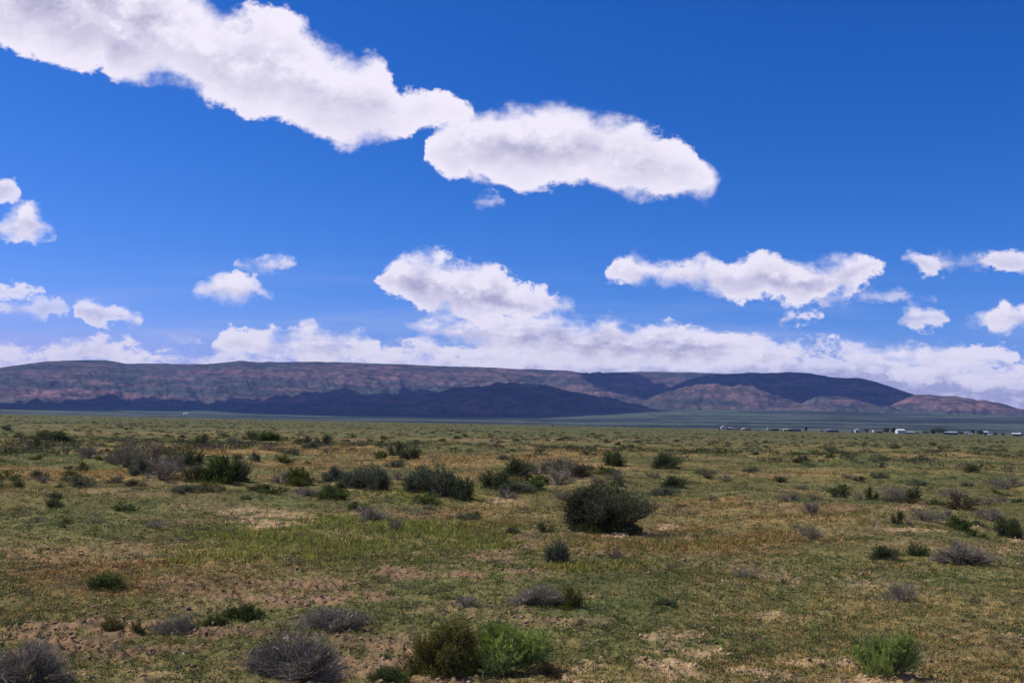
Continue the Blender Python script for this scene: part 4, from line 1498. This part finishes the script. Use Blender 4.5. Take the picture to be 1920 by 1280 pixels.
def house(name, X, w, h, dep, wall, roofm, label, cat='house', kind='gable', nwin=2, yaw=.15, D=DIST, rise=None, group='buildings of the far settlement', at=None, skirt=True):
    r = root(name, X, label, cat, group, D, yaw, at)
    rise = h * .3 if rise is None else rise
    hw = h - rise
    part('wall', lambda b: bm_box(b, -w / 2, w / 2, -dep / 2, dep / 2, -.5, hw), wall, r)
    e = .35
    if kind == 'gable':       # ridge runs along x
        def f(b):
            a = [(-dep / 2 - e, hw + .02), (0, h), (dep / 2 + e, hw + .02), (dep / 2 + e, hw - .16), (0, h - .18), (-dep / 2 - e, hw - .16)]
            v0 = [b.verts.new((-w / 2 - e, p[0], p[1] + .2)) for p in a]
            v1 = [b.verts.new((w / 2 + e, p[0], p[1] + .2)) for p in a]
            for q in ((0, 1, 4, 5), (1, 2, 3, 4)):
                b.faces.new([v0[i] for i in q])
                b.faces.new([v1[i] for i in q][::-1])
            for i in range(6):
                b.faces.new((v0[i], v1[i], v1[(i + 1) % 6], v0[(i + 1) % 6]))
        part('roof', f, roofm, r)
        part('gable_end', lambda b: bm_prism_y(b, dep, hw, h, w), wall, r)
    elif kind == 'front':     # ridge runs toward the viewer
        def f(b):
            bm_prism(b, [(-w / 2 - e, hw + .03), (0, h + .03), (w / 2 + e, hw + .03), (w / 2 + e, hw + .22), (0, h + .25), (-w / 2 - e, hw + .22)], -dep / 2 - e, dep / 2 + e)
        part('roof', f, roofm, r)
        part('gable_end', lambda b: bm_prism(b, [(-w / 2 + .01, hw + .003), (w / 2 - .01, hw + .003), (0, h)], -dep / 2, dep / 2), wall, r)
    else:                     # low bowed or shed roof
        part('roof', lambda b: bm_prism(b, [(-w / 2 - e, hw + .003), (w / 2 + e, hw + .003), (w / 2 + e, hw + .12), (w * .2, h), (-w * .2, h), (-w / 2 - e, hw + .12)], -dep / 2 - e, dep / 2 + e), roofm, r)
    yf = -dep / 2 - .04
    n = nwin + 1
    for i in range(nwin + 1):
        cx = -w / 2 + w * (i + .5) / n
        if i == nwin // 2:
            dr = part('door', lambda b: bm_box(b, cx - .45, cx + .45, yf, yf + .035, .1, min(2.05, hw - .15)), MB_ if wall is not MB_ else MD, r)
            part('handle', lambda b: bm_box(b, cx + .28, cx + .36, yf - .04, yf - .002, .98, 1.06), MRB, dr)
        else:
            ww = min(.6, w / n * .35)
            wn = part('window', lambda b: bm_box(b, cx - ww, cx + ww, yf, yf + .035, hw * .42, hw * .80), MGL, r)
            part('frame', lambda b: [bm_box(b, cx - ww - .08, cx + ww + .08, yf - .02, yf + .02, hw * .80 + .002, hw * .80 + .08), bm_box(b, cx - ww - .08, cx + ww + .08, yf - .02, yf + .02, hw * .42 - .08, hw * .42 - .002)], MW, wn)
    return r


def bm_prism_y(b, dep, hw, h, w):
    for s in (-1, 1):
        x0, x1 = sorted((s * w / 2, s * (w / 2 - .12)))
        a = [b.verts.new((x0, p, q)) for p, q in ((-dep / 2 + .01, hw + .003), (dep / 2 - .01, hw + .003), (0, h))]
        c = [b.verts.new((x1, p, q)) for p, q in ((-dep / 2 + .01, hw + .003), (dep / 2 - .01, hw + .003), (0, h))]
        b.faces.new(a)
        b.faces.new(c[::-1])
        for i in range(3):
            b.faces.new((a[i], c[i], c[(i + 1) % 3], a[(i + 1) % 3]))


def wheel(parent, x, y, rr, wd=.25):
    bm = bmesh.new()
    bmesh.ops.create_cone(bm, cap_ends=True, segments=18, radius1=rr, radius2=rr, depth=wd, matrix=Matrix.Translation((x, y, rr)) @ Matrix.Rotation(rad(90), 4, 'X'))
    me = bpy.data.meshes.new('wheel')
    bm.to_mesh(me)
    bm.free()
    me.materials.append(MTY)
    return link('wheel', me, parent)


def vehicle(kind, X, L_, mat, label, yaw=0., D=DIST):
    name = {'pickup': 'pickup_truck', 'van': 'van', 'car': 'parked_car', 'box': 'box_truck', 'trailer': 'travel_trailer'}[kind]
    cat = {'pickup': 'pickup', 'van': 'van', 'car': 'car', 'box': 'truck', 'trailer': 'trailer'}[kind]
    r = root(name, X, label, cat, 'vehicles of the far settlement', D, yaw)
    l = L_
    pr = {'pickup': [(-.5, .35), (.5, .35), (.5, .95), (.30, 1.0), (.16, 1.65), (-.06, 1.68), (-.10, 1.05), (-.5, 1.05)],
          'car': [(-.5, .3), (.5, .3), (.5, .75), (.30, .88), (.16, 1.38), (-.24, 1.42), (-.38, .95), (-.5, .9)],
          'van': [(-.5, .35), (.5, .35), (.5, 1.0), (.42, 1.25), (.33, 2.0), (-.5, 2.05)],
          'box': [(-.5, .6), (.5, .6), (.5, 1.4), (.44, 2.1), (.26, 2.15), (.25, 3.1), (-.5, 3.1)],
          'trailer': [(-.48, .55), (.44, .55), (.5, 1.2), (.47, 2.5), (-.44, 2.6), (-.5, 2.2)]}[kind]
    W_ = .95 if kind in ('pickup', 'car') else 1.15
    part('body', lambda b: bm_prism(b, [(p[0] * l, p[1]) for p in pr], -W_, W_), mat, r)
    if kind in ('pickup', 'car'):
        a, c, z0, z1 = (-.04, .17, 1.05, 1.58) if kind == 'pickup' else (-.22, .17, .92, 1.33)
    elif kind == 'van':
        a, c, z0, z1 = .12, .36, 1.2, 1.8
    elif kind == 'box':
        a, c, z0, z1 = .30, .43, 1.4, 2.0
    else:
        a, c, z0, z1 = -.2, .2, 1.4, 2.1
    part('window', lambda b: bm_prism(b, [(a * l, z0), (c * l, z0), ((c - .05) * l, z1), ((a + .02) * l, z1)], -W_ - .02, -W_ + .02), MGL, r)
    rr = .36 if kind in ('pickup', 'car', 'van') else .45
    xs = (-.32 * l, .32 * l) if kind != 'trailer' else (-.08 * l, .06 * l)
    for xx in xs:
        for yy in (-W_ + .08, W_ - .08):
            wheel(r, xx, yy, rr)
    return r


def tree(X, wpx, hpx, label, D=DIST, seed=1, cols=((.030, .050, .016), (.045, .070, .022), (.060, .085, .030)), name='tree'):
    global rng
    rng = np.random.default_rng(900 + seed)
    w_, h_ = wpx * D / FPX, hpx * D / FPX
    x, y, z = spot(X, D)
    r = link(name, None, loc=(x, y, z))
    tag(r, label, 'tree', 'trees of the far settlement')
    nl = 12
    a = rng.uniform(0, 6.28, nl)
    q = np.sqrt(rng.random(nl)) * .33
    LC = np.stack([q * np.cos(a) * w_, q * np.sin(a) * w_, h_ * rng.uniform(.35, .82, nl)], 1)
    n = 1500
    k = rng.integers(0, nl, n)
    off = unit(rng.normal(size=(n, 3))) * rng.random((n, 1)) ** .4
    P = LC[k] + off * np.array([w_ * .22, w_ * .22, h_ * .24])
    P[:, 2] = np.clip(P[:, 2], h_ * .08, None)
    col = np.array(cols)[rng.integers(0, 3, nl)[k]] * rng.uniform(.7, 1.3, (n, 1))
    V, F, c = leaf_quads(P, off + rng.normal(0, .5, (n, 3)), np.full(n, h_ * .10), np.full(n, h_ * .028), col)
    link('crown', mesh_np('crown', V, F, LEAF, attrs={'tint': c}), r)
    A = [np.array([[0, 0, -.3]]), np.tile([[0, 0, h_ * .25]], (nl, 1))]
    B_ = [np.array([[0, 0, h_ * .25]]), LC]
    ra = np.concatenate([[h_ * .045], np.full(nl, h_ * .02)])
    V, F, c = tubes(np.concatenate(A), np.concatenate(B_), ra, np.concatenate([[h_ * .035], np.full(nl, h_ * .006)]), vary((.09, .07, .05), nl + 1, .2, .05))
    link('trunk', mesh_np('trunk', V, F, TWIG, attrs={'tint': c}), r)


M1 = DIST / FPX
house('shed', 1349.5, 3.0, 1.6, 3, MD, MD, 'low dark shed at the far left end of the settlement', 'shed', 'flat', 1)
house('house', 1357, 6.2, 4.0, 7, MW, MR, 'white house at the left end of the settlement, taller than its neighbours', 'house', 'front', 2)
house('shed', 1362.5, 2.2, 3.2, 4, MP, MR, 'narrow pinkish lean-to on the right side of the left white house', 'shed', 'flat', 1, D=DIST + 1)
house('outbuilding', 1368.5, 5.6, 2.7, 5, MG, MG, 'low grey building just right of the left white house', 'building', 'gable', 2)
vehicle('van', 1376.5, 3.6, MW, 'small white van between two low grey buildings')
house('outbuilding', 1383, 4.0, 1.8, 4, MG, MG, 'flat little grey building right of the small white van', 'building', 'flat', 1)
house('shed', 1394, 3.6, 2.1, 4, MT, MR, 'tan shed with a pale roof left of a dark low barn', 'shed', 'gable', 1)
house('barn', 1402, 6.0, 2.4, 6, MD, MD, 'dark low barn touching the tan shed', 'barn', 'gable', 2)
vehicle('car', 1417, 4.0, MW, 'white car parked alone right of the dark low barn')
house('shed', 1422.5, 2.9, 1.5, 3, MG, MG, 'tiny grey shed right of the lone white car', 'shed', 'flat', 1)
vehicle('pickup', 1431.5, 5.0, MW, 'white pickup left of the long dark building')
house('shed', 1440, 2.0, 3.0, 3, MW, MR, 'narrow tall white shed at the left end of the long dark building', 'shed', 'front', 1)
house('mobile_home', 1452, 9.2, 2.6, 5, MD, MG, 'long dark mobile home right of the narrow white shed', 'mobile home', 'flat', 3)
house('house', 1473, 5.0, 2.4, 5, MP, MT, 'reddish-tan cabin between the two long dark homes', 'house', 'gable', 2)
house('mobile_home', 1489, 13.0, 3.0, 5, MD, MRB, 'long dark mobile home with bluish roof', 'mobile home', 'flat', 4)
tree(1511, 5, 9, 'narrow dark tree standing alone right of the bluish-roofed home', seed=1)
vehicle('car', 1541, 3.8, MD, 'dark car parked left of the white-roofed mobile home')
house('mobile_home', 1561, 12.4, 3.3, 5, MD, MR, 'long mobile home with bright white roof over dark walls', 'mobile home', 'flat', 4, rise=1.1)
house('shed', 1597, 2.6, 2.0, 3, MG, MG, 'small grey shed left of the white house with dark openings', 'shed', 'flat', 1)
house('house', 1610, 7.6, 4.2, 7, MW, MR, 'white house with dark openings in the middle of the settlement', 'house', 'front', 2)
vehicle('car', 1609, 3.6, MD, 'dark car parked in front of the white house with dark openings', D=DIST - 8)
tree(1625, 12, 7, 'pale green round tree left of the box truck', seed=2, cols=((.07, .10, .03), (.08, .11, .035), (.06, .09, .03)))
vehicle('box', 1641.5, 5.6, MW, 'white box truck with brown shed behind its tail', yaw=.5)
house('shed', 1650, 4.4, 2.8, 4, MB_, MB_, 'brown shed right of the white box truck', 'shed', 'gable', 1)
tree(1662, 15, 10, 'wide dark tree behind the brown shed', seed=3, D=DIST + 12)
house('pump_house', 1670, 1.6, 3.6, 2, MP, MT, 'narrow pinkish pump house between two trees', 'pump house', 'front', 1)
tree(1676, 8, 10, 'slim dark tree right of the pinkish pump house', seed=4, D=DIST + 10)
house('house', 1687.5, 7.5, 4.6, 7, MW, MR, 'white house right of the pinkish pump house', 'house', 'gable', 2, yaw=.4)
house('outbuilding', 1705, 8.5, 2.2, 5, MG, MRB, 'low grey-blue building right of the white house', 'building', 'gable', 2)
vehicle('pickup', 1719.5, 4.6, MD, 'dark pickup between the low grey-blue building and the shrub-like tree')
tree(1735, 16, 6, 'low brownish bushy tree left of the biggest tree', seed=5, cols=((.060, .062, .022), (.075, .070, .03), (.05, .055, .02)))
tree(1761, 28, 13, 'biggest darkest tree of the settlement', seed=6)
tree(1750, 12, 8, 'lower tree pressed to the left of the biggest tree', seed=7, D=DIST - 6)
house('mobile_home', 1783, 12.5, 3.0, 6, MD, MRB, 'long low building with pale roof right of the biggest tree', 'building', 'gable', 3)
tree(1801, 17, 7, 'light green bushy tree right of the long pale-roofed building', seed=8, cols=((.05, .08, .028), (.07, .10, .035), (.06, .09, .03)))
house('shed', 1812, 3.2, 3.1, 4, MW, MR, 'small bright white shed right of the light green tree', 'shed', 'front', 1)
vehicle('trailer', 1819.5, 4.4, MW, 'white travel trailer beside the small bright white shed', D=DIST - 4)
tree(1824, 5, 9, 'thin upright green tree behind the white travel trailer', seed=9, D=DIST + 8, cols=((.05, .08, .028), (.07, .10, .035), (.06, .09, .03)))
tree(1839, 17, 9, 'round dark tree left of the pale-roofed cabin', seed=10)
house('cabin', 1848, 4.2, 4.4, 5, MG, MRB, 'cabin with pale bluish roof peeping over the round dark tree', 'cabin', 'gable', 1, D=DIST + 10)
vehicle('van', 1855, 4.2, MW, 'white van right of the pale-roofed cabin')
tree(1867, 10, 6, 'left one of two low green trees near the right end', seed=11, cols=((.05, .08, .028), (.07, .10, .035), (.06, .09, .03)))
tree(1880, 9, 5, 'right one of two low green trees near the right end', seed=12, cols=((.05, .08, .028), (.07, .10, .035), (.06, .09, .03)))
house('barn', 1905, 7.0, 3.0, 6, MD, MR, 'dark barn with white roof at the right edge', 'barn', 'gable', 2)
house('house', 1914, 5.6, 3.6, 6, MW, MR, 'white house cut by the right edge behind the dark barn', 'house', 'front', 2, D=DIST + 9)
# lone things left of the settlement
q = hill_hit(348, 777.5)
if q:
    dd_ = math.hypot(q[0], q[1])
    house('barn', 348, 7.5 * dd_ / FPX, 3.2 * dd_ / FPX, 12, MW, MR, 'lone white barn far off at the foot of the range, left', 'barn', 'gable', 2, yaw=.2, at=(q[0], q[1], q[2]), group='far farm buildings')
x, y, z = spot(1036, 640)
r = link('marker_post', None, loc=(x, y, z))
tag(r, 'lone dark marker post with a square board against the blue valley', 'post')
part('post', lambda b: bm_box(b, -.07, .07, -.07, .07, -.3, 1.5), MD, r)
part('board', lambda b: bm_box(b, -.45, .45, -.11, -.072, .85, 1.55), MD, r)
